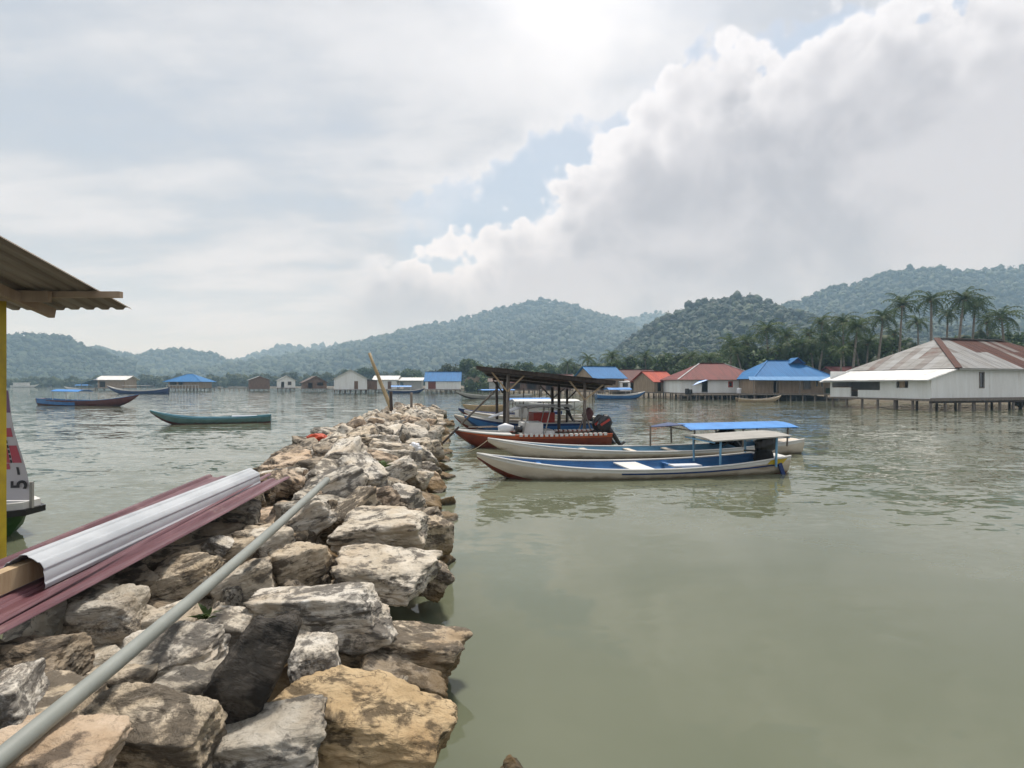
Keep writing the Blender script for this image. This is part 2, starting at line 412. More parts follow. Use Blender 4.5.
def rockmat():
    m, n, p = newmat('limestone')
    t = n.nodes.new('ShaderNodeTexCoord'); oi = n.nodes.new('ShaderNodeObjectInfo'); g = n.nodes.new('ShaderNodeNewGeometry')
    rnd = E(n, oi.outputs['Random'])
    v = vadd(n, t.outputs['Object'], comb(n, rnd * 41.0, rnd * 17.0, rnd * 29.0))
    vs = vmap(n, v, rot=(.5, .35, .2), scale=(1.0, 1.0, 3.4))
    n1 = noise(n, v, 2.6, 8, .62, .4); n2 = noise(n, vs, 3.2, 9, .66, .5); n3 = noise(n, vadd(n, v, (9, 4, 2)), 5.5, 8, .65, .3)
    k = mix(n, sstep(n, n1, .36, .64), (.50, .445, .36), (.64, .60, .53))
    k = mix(n, sstep(n, noise(n, vadd(n, v, (3, 8, 5)), 1.7, 6, .6), .48, .68) * .55, k, (.42, .325, .22))
    dark = sstep(n, n2 * .6 + n3 * .4 + (rnd - .5) * .06, .478, .552)
    k = mix(n, dark * .86, k, (.088, .080, .071))
    crack = sstep(n, mth(n, 'ABSOLUTE', noise(n, vs, 2.1, 6, .6, .8) - .5), .0, .018, 1.0, 0.0)
    k = mix(n, crack * sstep(n, n1, .42, .60) * .6, k, (.05, .042, .035))
    wh = sstep(n, noise(n, vadd(n, v, (1, 2, 13)), 4.5, 7, .7, .4), .58, .70)
    k = mix(n, wh * .7, k, (.66, .645, .60))
    k = mix(n, 1.0, k, oi.outputs['Color'], 'MULTIPLY')
    x, y, z = sep(n, g.outputs['Position'])
    wet = sstep(n, z + (n1 - .5) * .30 + (n3 - .5) * .2, .40, .14)
    k = mix(n, wet * .85, k, mix(n, n3, (.085, .055, .022), (.24, .155, .065)))
    wet2 = sstep(n, z + (n3 - .5) * .08, .10, .02)
    k = mix(n, wet2 * .8, k, (.030, .025, .014))
    n.links.new(k, p.inputs['Base Color'])
    setin(n, p.inputs['Roughness'], .88 - wet2 * .55); p.inputs['Specular IOR Level'].default_value = .3
    b1 = bump(n, noise(n, vs, 4.0, 9, .68, .6), .75, .10)
    b2 = bump(n, noise(n, v, 26.0, 6, .7), .55, .018, b1)
    b3 = bump(n, crack * -1.0, .3, .02, b2)
    n.links.new(b3, p.inputs['Normal'])
    return m
rockmat()

def watermat():
    m, n, p = newmat('sea_water')
    g = n.nodes.new('ShaderNodeNewGeometry'); pos = g.outputs['Position']
    x, y, z = sep(n, pos)
    big = noise(n, pos, .06, 4, .6, .6); mid = noise(n, vmap(n, pos, rot=(0, 0, .4), scale=(.5, 1, 1)), .35, 5, .6, .8)
    k = mix(n, sstep(n, big * .55 + mid * .45, .38, .62), (.108, .120, .078), (.135, .145, .098))
    n.links.new(k, p.inputs['Base Color'])
    p.inputs['Roughness'].default_value = .035; p.inputs['IOR'].default_value = 1.333
    p.inputs['Specular IOR Level'].default_value = .5
    # the lee of the rocks is nearly calm, open water is ruffled
    open_ = sstep(n, y + (mid - .5) * 9.0 + mth(n, 'ABSOLUTE', x + 2.0) * .42, 7.0, 17.0)
    open2 = mth(n, 'MAXIMUM', open_, sstep(n, x + (mid - .5) * 1.5 + y * .09, -2.6, -3.4) * .8)
    patch = sstep(n, noise(n, vmap(n, pos, scale=(.6, 1.6, 1)), .16, 4, .6, .5), .36, .62, .35, 1.0)
    amp = mth(n, 'MAXIMUM', open2 * patch, sstep(n, mid, .42, .62, .08, .24))
    def slope(vec, sc_, det, ds):
        c = noise(n, vec, sc_, det, .55, ds, 1); r, g_, b_ = sep(n, c); return r - .5, g_ - .5
    a1 = slope(vmap(n, pos, rot=(0, 0, .25), scale=(.6, 1.25, 1)), 1.8, 3, .8)
    a2 = slope(vmap(n, pos, rot=(0, 0, -.3), scale=(.65, 1.2, 1)), 5.5, 2, .6)
    a3 = slope(vmap(n, pos, rot=(0, 0, .1), scale=(.5, 1.2, 1)), .5, 2, .4)
    a4 = slope(pos, .7, 3, .7)
    nx = (a1[0] * .36 + a2[0] * .22 + a3[0] * .12) * amp + a4[0] * .035
    ny = (a1[1] * .46 + a2[1] * .28 + a3[1] * .18) * amp + a4[1] * .045
    vn = n.nodes.new('ShaderNodeVectorMath'); vn.operation = 'NORMALIZE'; setin(n, vn.inputs[0], comb(n, nx, ny, 1.0))
    n.links.new(vn.outputs[0], p.inputs['Normal'])
    return m
watermat()

# ================================================================== THE SETTING
rng = np.random.default_rng(11)
random.seed(5)

def struct(o, kind='structure'):
    o['kind'] = kind; return o

# ---- water: one sheet reaching past the far shore
w = MB(); w.add([(-3000, -150, 0), (3000, -150, 0), (3000, 3900, 0), (-3000, 3900, 0)], [(0, 1, 2, 3)])
struct(w.build('sea_water', MT['sea_water'], fix=False))

# ---- land: low shore behind the village, its edge dipping under the water
shore = [(-1700, 560), (-1100, 500), (-700, 430), (-430, 405), (-250, 395), (-150, 375), (-80, 315), (-38, 235), (-12, 178), (6, 140), (16, 116), (26, 94),
         (36, 80), (47, 70), (55, 66), (64, 60), (72, 54), (84, 47), (130, 30), (260, 10)]
ml = MB(); rows = []
for off, z in ((0, -.6), (1.6, .15), (4, .55), (14, .8), (60, 1.2)):
    rows.append([(x + off * .35, y + off, z + .12 * math.sin(x * .7 + off)) for x, y in shore])
rows.append([(x, 3800, 1.6) for x, y in shore])
ml.grid(rows)
struct(ml.build('shore_ground', MT['soil']))

# ---- hills under forest
def blob(seed, sub=2, amp=.45):
    V, F = ico(sub); n = fbm(V * 1.7 + seed * 3.1, seed, 3) - .5; n2 = fbm(V * 4.0 + seed, seed + 9, 2) - .5
    return V * (1 + amp * 2 * n + amp * .8 * n2)[:, None], F
BLOBS = [blob(k, 2) for k in range(6)]
BLOBS1 = [blob(k + 20, 1, .5) for k in range(8)]
def scatter(name, cen, rad, blobs, mat, squash=.8, parent=None):
    Vs = []; Fs = []; At = []; o = 0
    which = rng.integers(0, len(blobs), len(cen))
    for k, (bv, bf) in enumerate(blobs):
        c = cen[which == k]; r = rad[which == k]; m = len(c)
        if not m: continue
        a = rng.uniform(0, 6.28, m); ca, sa = np.cos(a), np.sin(a)
        sq = squash * rng.uniform(.7, 1.7, m)
        X = (bv[None, :, 0] * ca[:, None] - bv[None, :, 1] * sa[:, None]) * r[:, None] + c[:, None, 0]
        Y = (bv[None, :, 0] * sa[:, None] + bv[None, :, 1] * ca[:, None]) * r[:, None] + c[:, None, 1]
        Z = bv[None, :, 2] * (r * sq)[:, None] + c[:, None, 2]
        nv = bv.shape[0]
        Vs.append(np.stack([X, Y, Z], -1).reshape(-1, 3))
        Fs.append((bf[None] + (np.arange(m) * nv)[:, None, None]).reshape(-1, 3) + o); o += m * nv
        At.append(np.repeat(rng.uniform(0, 1, m), nv))
    return put(name, fast_mesh(name, np.concatenate(Vs), np.concatenate(Fs), mat, True, np.concatenate(At)), parent)

def leaf_quads(cen, rad, per, size, flat=.8, shell=.55):
    """leaf-sized faces spread through balls at cen"""
    n = len(cen) * per
    d = rng.normal(size=(n, 3)); d /= np.linalg.norm(d, axis=1)[:, None]
    rr = rng.uniform(shell, 1.08, n); c = np.repeat(cen, per, 0); r = np.repeat(rad, per)
    p = c + d * (rr * r)[:, None] * np.array([1, 1, flat])
    nrm = d + rng.normal(scale=.6, size=(n, 3)) + np.array([0, 0, .4]); nrm /= np.linalg.norm(nrm, axis=1)[:, None]
    a = np.cross(nrm, rng.normal(size=(n, 3))); a /= np.linalg.norm(a, axis=1)[:, None]; b = np.cross(nrm, a)
    s = (size * rng.uniform(.6, 1.4, n))[:, None]
    V = np.stack([p - a * s, p - b * s * .55, p + a * s, p + b * s * .55], 1).reshape(-1, 3)
    F = np.arange(n * 4).reshape(-1, 4)
    return V, F, np.repeat(rng.uniform(0, 1, n), 4)

def hill(name, D, prof, foot, sp, crown, blobs=BLOBS, seed=1, drop=5.0, nu=90, nv=26, leaves=0, ls=1.0):
    px = np.array([q[0] for q in prof], float); py = np.array([q[1] for q in prof], float)
    us = np.linspace(px[0], px[-1], nu)
    zr = EYE - (np.interp(us, px, py) - 384) / FPX * D - drop
    zr = np.maximum(zr, 0)
    xs = (us - 512) / FPX * D
    vs = np.concatenate([np.linspace(0, 1, nv), np.linspace(1.15, 2.0, 5)])
    def surf(u, v):
        """u in 0..1 along, v in 0..2 front foot, ridge, back foot"""
        x = np.interp(u, np.linspace(0, 1, nu), xs); z0 = np.interp(u, np.linspace(0, 1, nu), zr)
        q = np.stack([x / D * 6.0, v * 1.6, np.full_like(x, seed * 2.7)], -1)
        g = fbm(q, seed, 4) - .5; ga = np.abs(fbm(q * 1.9 + 5, seed + 3, 3) - .5) * 2
        f = np.clip(v, 0, 1); env = np.clip(1 - np.abs(v - .5) * 2, 0, 1)
        s = np.where(v <= 1, f ** .85 * (1 + env * (g * .9 + (ga - .35) * .45)), np.clip(2 - v, 0, 1))
        y = D - foot * (1 - v) + g * foot * .35 * env
        return np.stack([x, y, z0 * np.clip(s, 0, 1.05) - .5], -1)
    U, Vv = np.meshgrid(np.linspace(0, 1, nu), vs)
    G = surf(U.ravel(), Vv.ravel())
    nr, nc = len(vs), nu
    F = np.array([(i * nc + j, i * nc + j + 1, (i + 1) * nc + j + 1, (i + 1) * nc + j) for i in range(nr - 1) for j in range(nc - 1)])
    struct(put(name, fast_mesh(name, G, F, MT['scrub'], True)))
    width = abs(xs[-1] - xs[0]); n = int(width * math.hypot(foot, zr.max()) * 1.08 / (sp * sp))
    u = rng.uniform(0, 1, n); v = rng.uniform(0, 1.08, n)
    C = surf(u, v); keep = C[:, 2] > 1.0; C = C[keep]
    r = crown * np.clip(np.exp(rng.normal(-.06, .28, len(C))), .45, 1.55)
    C[:, 2] += r * rng.uniform(.2, 1.0, len(C))
    f = scatter(name + '_forest', C, r, blobs, MT['hill_leaf'])
    if leaves:
        LV, LF, LA = leaf_quads(C, r * 1.12, leaves, ls, 1.0, .8)
        q = put('leaf_mass', fast_mesh('leaf_mass', LV, LF, MT['hill_leaf'], False, LA), f); q['kind'] = 'stuff'
    f['kind'] = 'stuff'; f['label'] = 'dense rainforest canopy covering the ' + name.replace('_', ' '); f['category'] = 'forest'
    return n

hill('near_right_hill', 560, [(540, 381), (590, 368), (610, 353), (630, 337), (650, 321), (672, 312), (700, 300), (722, 298), (742, 294), (765, 300), (780, 307), (810, 313), (860, 318), (930, 325), (1024, 330), (1200, 340)],
     240, 5.6, 2.9, BLOBS, 3, 4, leaves=16, ls=1.15)
hill('back_right_hill', 1000, [(640, 372), (700, 340), (750, 318), (780, 304), (800, 298), (815, 292), (830, 286), (860, 282), (880, 273), (905, 267), (930, 266), (960, 270), (985, 267), (1010, 266), (1100, 262), (1250, 272)],
     380, 8.6, 4.2, BLOBS1, 5, 5, leaves=10, ls=1.9)
hill('main_hill', 1500, [(205, 386), (262, 367), (290, 357), (330, 350), (360, 342), (400, 332), (430, 324), (455, 320), (480, 313), (505, 307), (520, 303), (540, 300), (560, 302), (575, 305), (600, 314), (620, 320), (640, 329), (680, 345), (740, 370)],
     620, 11.4, 5.6, BLOBS1, 8, 6, leaves=7, ls=2.6)
hill('left_hill', 900, [(-170, 336), (-60, 331), (0, 333), (40, 332), (68, 338), (90, 348), (110, 354), (135, 366), (160, 379), (190, 387)],
     330, 7.8, 4.0, BLOBS1, 12, 5, leaves=9, ls=1.8)
hill('middle_left_hill', 1350, [(0, 366), (60, 353), (95, 346), (115, 351), (138, 356), (150, 355), (165, 350), (185, 348), (205, 352), (222, 358), (245, 365), (270, 375), (300, 386)],
     420, 11, 5.4, BLOBS1, 15, 6, leaves=5, ls=2.4)
hill('far_hill', 2000, [(170, 384), (200, 374), (240, 361), (262, 352), (285, 344), (310, 347), (335, 345), (370, 339), (420, 329), (470, 330), (560, 334), (615, 322), (640, 314), (660, 311), (690, 318), (760, 345)],
     500, 17, 8.0, BLOBS1, 18, 8, nu=60, nv=14)

# ---- mangrove belt along the far shore: one mass
cen = []; rad = []
def belt(x0, x1, top, Da, Db, n, lo=2.2, hi=4.2):
    for k in range(n):
        px = random.uniform(x0, x1); Dd = random.uniform(Da, Db)
        ztop = max(3.0, (384 - top(px)) / FPX * Dd + EYE + random.uniform(-2.2, 1.4))
        r = random.uniform(lo, hi); z = random.uniform(.25, 1.0) * ztop
        cen.append(((px - 512) / FPX * Dd, Dd, max(r * .5, z - r * .7))); rad.append(r)
top = lambda p: float(np.interp(p, [-100, 60, 130, 160, 240, 330, 400, 450, 480], [377, 377, 376, 374, 374, 372, 371, 369, 368]))
belt(-100, 480, top, 385, 420, 1000)
cen = np.array(cen); rad = np.array(rad)
core = scatter('mangrove_belt', cen, rad * .62, BLOBS, MT['mangrove_leaf'], .9)
V, F, A = leaf_quads(cen, rad, 110, .62)
lv = put('leaf_mass', fast_mesh('leaf_mass', V, F, MT['mangrove_leaf'], False, A), core); lv['kind'] = 'stuff'
tag(core, 'dark green mangrove belt lining the far shore of the bay', 'mangroves', kind='stuff')
# ---- undergrowth behind the village houses: one mass
cen = []; rad = []
top = lambda p: float(np.interp(p, [480, 560, 600, 650, 720, 760, 800, 860, 1100], [370, 367, 364, 361, 354, 347, 342, 338, 334]))
belt(470, 640, top, 165, 215, 230, 1.6, 3.2); belt(600, 760, top, 118, 150, 260, 1.4, 2.8); belt(740, 1120, top, 92, 118, 460, 1.3, 2.6)
cen = np.array(cen); rad = np.array(rad)
core = scatter('shore_thicket', cen, rad * .62, BLOBS, MT['mangrove_leaf'], .9)
V, F, A = leaf_quads(cen, rad, 150, .34)
lv = put('leaf_mass', fast_mesh('leaf_mass', V, F, MT['tree_leaf'], False, A), core); lv['kind'] = 'stuff'
tag(core, 'tangled green thicket on the shore behind the village houses', 'thicket', kind='stuff')

# ---- air: pale haze over the whole bay
hb = MB(); hb.box((0, 1870, 138), (6200, 4160, 282))
hzm = bpy.data.materials.new('haze_air'); hzm.use_nodes = True; n_ = hzm.node_tree; n_.nodes.clear()
pv = n_.nodes.new('ShaderNodeVolumePrincipled'); pv.inputs['Color'].default_value = (.50, .75, 1.0, 1); pv.inputs['Density'].default_value = .00048
pv.inputs['Absorption Color'].default_value = (1, 1, 1, 1)   # the air scatters, it does not soak up light
pv.inputs['Anisotropy'].default_value = 0.0
n_.links.new(pv.outputs[0], n_.nodes.new('ShaderNodeOutputMaterial').inputs['Volume'])
ho = hb.build('haze', hzm); ho['kind'] = 'stuff'; ho['label'] = 'pale humid haze hanging over the whole bay'; ho['category'] = 'haze'
hzm.cycles.homogeneous_volume = True if hasattr(hzm, 'cycles') and hasattr(hzm.cycles, 'homogeneous_volume') else True

# ================================================================== THE STONE BREAKWATER
def rock_verts(seed, sub, dims, npl=13, sharp=26.0, rough=1.0, boxy=False):
    r_ = np.random.default_rng(seed); V, F = ico(sub)
    N = r_.normal(size=(npl, 3)); N /= np.linalg.norm(N, axis=1)[:, None]; dd = r_.uniform(.62, .98, npl)
    if boxy:
        B6 = np.array([(1, 0, 0), (-1, 0, 0), (0, 1, 0), (0, -1, 0), (0, 0, 1), (0, 0, -1)], float) + r_.normal(scale=.17, size=(6, 3)); B6 /= np.linalg.norm(B6, axis=1)[:, None]
        N = np.concatenate([N, B6]); dd = np.concatenate([dd + .18, r_.uniform(.62, .76, 6)])
    cosv = V @ N.T / dd[None]                       # 1/r of each plane
    inv = np.log(np.exp(np.clip(cosv, 0, 4) * sharp).sum(1)) / sharp
    rr = 1 / np.maximum(inv, .72)
    p = V * rr[:, None]
    ax = r_.normal(size=3); ax[2] += 1.2; ax /= np.linalg.norm(ax)
    q = p + seed * 1.37
    lay = (p @ ax) * 7.0 + (fbm(q * 1.6, seed, 3) - .5) * 5.0
    lam = vnoise(np.stack([lay, lay * 0 + .5, lay * 0 + seed], -1), seed + 5) - .5
    n1 = fbm(q * 2.1, seed + 1, 4, .55) - .5; n2 = np.abs(fbm(q * 4.6, seed + 2, 4, .55) - .5); n3 = fbm(q * 13.0, seed + 3, 3, .6) - .5
    disp = rough * (.34 * n1 - .20 * n2 + .075 * lam + .05 * n3)
    p = p * (1 + disp)[:, None]
    e = np.abs(p).max(0); return p / e * (np.array(dims) / 2), F
def rock_mesh(name, seed, sub, dims, **k):
    V, F = rock_verts(seed, sub, dims, **k); return fast_mesh(name, V, F, MT['limestone'], True)

bw = thing('stone_breakwater', 'long breakwater of tumbled limestone boulders running out into the bay', 'breakwater', (-2, 8, 0))
BW0 = Vector((-2, 8, 0))
def rock(me, pos, rot, tint, label=None):
    o = put('rock', me, bw, Vector(pos) - BW0, rot); o.color = (*tint, 1)
    if label: o['label'] = label
    return o
PALE = (1.0, .97, .92); WHT = (1.12, 1.12, 1.12); TAN = (.92, .84, .73); GRY = (.78, .77, .75); DRK = (.15, .145, .145); OCH = (.88, .71, .48); PNK = (.96, .82, .70); BRN = (.58, .53, .47)
# the boulders nearest the camera: (px, py, depth, width, length, height, turn, roll, pitch, tint, label)
NEAR = [
 (362, 730, 3.10, 1.16, .70, .48, -.10, .05, .06, OCH, 'long ochre boulder at the water edge'),
 (398, 655, 4.30, 1.25, .80, .50, -.15, .12, .0, TAN, 'flat tan boulder dipping into the water'),
 (325, 613, 4.2, 1.25, .66, .50, .06, -.04, .08, WHT, 'big pale grey boulder'),
 (255, 664, 2.95, .46, .24, .98, .30, .52, -.30, DRK, 'dark charcoal slab standing on edge'),
 (316, 672, 3.50, .36, .50, .50, .2, -.15, .1, WHT, None),
 (385, 577, 5.05, 1.08, .95, .52, .0, .03, .10, PALE, 'broad square-edged boulder'),
 (383, 530, 6.05, 1.12, 1.1, .50, .10, .04, .10, PALE, None),
 (436, 537, 7.0, .55, .6, .55, .3, .1, .0, TAN, None),
 (428, 578, 5.7, .50, .7, .50, .2, .3, .0, TAN, None),
 (300, 570, 5.0, .62, .6, .60, .5, -.3, .0, TAN, None),
 (245, 590, 4.55, .58, .52, .56, .4, -.35, .1, PALE, None),
 (172, 668, 3.20, .66, .62, .46, .2, -.08, .12, WHT, 'white boulder under the grey pipe'),
 (152, 738, 2.60, .82, .55, .44, -.12, .08, .05, TAN, 'big tan and black streaked boulder'),
 (265, 752, 2.75, .70, .55, .36, .1, -.05, .0, GRY, None),
 (46, 768, 2.20, .56, .5, .30, .1, .08, .0, PNK, 'smooth pinkish boulder'),
 (105, 625, 3.60, .66, .6, .46, .3, .1, .0, GRY, None),
 (35, 664, 3.05, .56, .6, .36, .2, .05, .0, BRN, None),
 (10, 712, 2.60, .36, .5, .40, .3, -.1, .0, WHT, None),
 (217, 548, 5.35, .34, .34, .30, .2, .3, .0, WHT, None),
 (185, 582, 4.5, .60, .5, .46, .1, -.3, .0, TAN, None),
 (165, 632, 3.75, .60, .5, .36, .1, -.1, .1, PALE, None),
 (225, 632, 3.9, .44, .5, .34, .1, .1, .1, PALE, None),
 (120, 690, 3.0, .42, .5, .36, .4, .1, .0, TAN, None),
 (240, 520, 6.4, .60, .6, .6, .1, .1, .0, GRY, None),
 (300, 515, 6.3, .62, .6, .5, .4, -.1, .1, GRY, None),
 (272, 545, 5.7, .55, .5, .5, .8, -.1, .1, PALE, None),
 (340, 600, 5.0, .5, .5, .5, .8, -.1, .1, TAN, None),
 (120, 590, 4.4, .8, .7, .5, .8, -.1, .1, BRN, None),
 (60, 715, 2.75, .5, .5, .36, .3, .1, .0, TAN, None),
 (200, 700, 2.95, .5, .5, .4, .5, .1, .0, GRY, None),
 (395, 690, 3.9, .8, .6, .5, .1, .1, .0, BRN, None),
 (455, 700, 4.35, .6, .5, .4, .6, .1, .0, BRN, None),
]
for i, (px, py, Dd, a, b_, c, rz, ry, rx, tint, lab) in enumerate(NEAR):
    me = rock_mesh('rock', 100 + i * 7, 6 if i < 20 else 5, (a * .92, b_ * .9, c * .9), npl=9, boxy=True)
    rock(me, P(px, py, Dd), (rx, ry, rz), tint, lab)
for i, (x, y, z) in enumerate(((-3.1, 4.2, .48), (-3.2, 5.2, .5), (-3.25, 6.2, .52), (-2.75, 3.3, .42), (-2.85, 5.6, .48), (-3.0, 2.5, .45), (-3.55, 3.4, .3), (-3.75, 4.6, .28), (-3.8, 5.8, .3), (-2.6, 4.6, .45), (-2.5, 6.1, .5))):
    rock(rock_mesh('rock', 900 + i * 3, 5, (1.0, .9, .62), npl=10, boxy=True), (x, y, z), (random.uniform(-.15, .15), random.uniform(-.15, .15), random.uniform(0, 6)), random.choice((TAN, GRY, PALE, BRN)))
so = rock(rock_mesh('rock', 811, 5, (.22, .2, .2)), P(513, 770, 3.30) - Vector((0, 0, .02)), (0, 0, 0), TAN)
# the rest of the heap
edgeR = lambda y: float(np.interp(y, [0, 3.3, 4.8, 6, 8.2, 10.2, 14.1, 19.5, 31, 42], [-.15, -.25, -.55, -.85, -1.05, -1.2, -1.5, -2.15, -3.5, -4.9]))
edgeL = lambda y: float(np.interp(y, [0, 3, 7.0, 10.7, 14.5, 22, 32, 42], [-3.9, -4.1, -4.15, -5.2, -6.1, -7.1, -8.2, -9.2]))
protos = [rock_mesh('rock', 400 + k * 3, 5, (1.0, random.uniform(.7, .95), random.uniform(.5, .72)), npl=11, boxy=k % 3 > 0) for k in range(16)]
far_protos = [rock_mesh('rock', 600 + k * 3, 4, (1.0, random.uniform(.7, .95), random.uniform(.55, .75)), npl=12) for k in range(12)]
tints = [PALE, PALE, WHT, GRY, WHT, PNK, TAN, BRN, GRY]
nrock = len(NEAR) + 12
y = 6.3; row = 0
while y < 41.5 and nrock < 298:
    L_, R_ = edgeL(y), edgeR(y); wd = R_ - L_
    step = float(np.interp(y, [6, 12, 25, 42], [.74, .92, 1.12, 1.3]))
    n = max(3, int(round(wd / (step * .98))))
    for k in range(n):
        if nrock >= 298: break
        s = (k + .5 + random.uniform(-.22, .22) + (.25 if row % 2 else -.25)) / n
        s = min(max(s, .06), .95)
        if False: continue
        e = abs(s - .47) / .5
        h = (.95 - .12 * max(0, (y - 25) / 16)) * (1 - e ** 3.2) + random.uniform(-.08, .10)
        size = step * random.choice([.9, 1.05, 1.2, 1.35, 1.6]) * (1.0 if e < .7 else .85)
        if y < 8.2 and L_ + s * wd < -2.4: h = min(h, .66); size = min(size, 1.0)
        me = random.choice(protos if y < 17 else far_protos)
        yy = y + random.uniform(-.2, .2)
        x = L_ + s * wd
        tilt = (s - .5) * .6
        o = rock(me, (x, yy, h - size * .27), (random.uniform(-.38, .38), tilt * .6 + random.uniform(-.38, .38), random.uniform(0, 6.28)), random.choice(tints))
        q = random.uniform(.85, 1.1); o.scale = (size, size * random.uniform(.8, 1.05), size * random.uniform(.8, 1.1))
        nrock += 1
    y += step * .80; row += 1
small = [rock_mesh('small_stone', 1300 + k, 4, (1.0, .8, .7), npl=9, boxy=True) for k in range(8)]
for k in range(110):
    yy = random.uniform(3.7, 11.0); s = random.uniform(.08, .97); L_, R_ = edgeL(yy), edgeR(yy); x = L_ + s * (R_ - L_)
    e = abs(s - .48) / .52; z = .60 * (1 - e ** 2.6) + random.uniform(-.05, .10)
    o = put('small_stone', random.choice(small), bw, Vector((x, yy, z)) - BW0, (random.uniform(0, 6), random.uniform(0, 6), random.uniform(0, 6))); q = random.uniform(.10, .28); o.scale = (q, q, q); o.color = (*random.choice(tints), 1)
# smaller rubble packed underneath, too buried to tell apart
rows = []
for yy in np.arange(-1.0, 43.0, .22):
    L_, R_ = edgeL(yy) - .1, edgeR(yy) - .15; r = []
    for s in np.linspace(0, 1, 22):
        e = abs(s - .48) / .52
        z = (.50 if yy < 6.5 else .58) * (1 - e ** 2.4) - .25
        taper = min(1, max(0, (42.6 - yy) / 1.5)); r.append((L_ + s * (R_ - L_), yy, z * taper - .3 * (1 - taper)))
    rows.append(r)
G = np.array(rows).reshape(-1, 3)
G[:, 2] += (fbm(G * 3.2, 77, 4) - .5) * .65; G[:, 0] += (fbm(G * 3.0 + 9, 78, 3) - .5) * .3
nr, nc = len(rows), 22
F = np.array([(i * nc + j, i * nc + j + 1, (i + 1) * nc + j + 1, (i + 1) * nc + j) for i in range(nr - 1) for j in range(nc - 1)])
rb = put('rubble_core', fast_mesh('rubble_core', G - np.array(BW0), F, MT['limestone'], True), bw); rb['kind'] = 'stuff'; rb.color = (.42, .36, .30, 1)

# ================================================================== HOUSES ON STILTS
def wall_panel(mb, o, ex, ez, n, W_, z0, z1, t, holes, mi=0):
    """upright panel from o along ex, with rectangular openings left out"""
    xs = sorted({0.0, W_, *[h[0] for h in holes], *[h[1] for h in holes]}); zs = sorted({z0, z1, *[h[2] for h in holes], *[h[3] for h in holes]})
    for i in range(len(xs) - 1):
        for j in range(len(zs) - 1):
            cx, cz = (xs[i] + xs[i + 1]) / 2, (zs[j] + zs[j + 1]) / 2
            if any(h[0] < cx < h[1] and h[2] < cz < h[3] for h in holes): continue
            a = [o + ex * x + Vector((0, 0, z)) for x, z in ((xs[i], zs[j]), (xs[i + 1], zs[j]), (xs[i + 1], zs[j + 1]), (xs[i], zs[j + 1]))]
            b = [q - n * t for q in a]
            mb.add(a + b, [(0, 1, 2, 3), (7, 6, 5, 4), (0, 4, 5, 1), (1, 5, 6, 2), (2, 6, 7, 3), (3, 7, 4, 0)], mi)

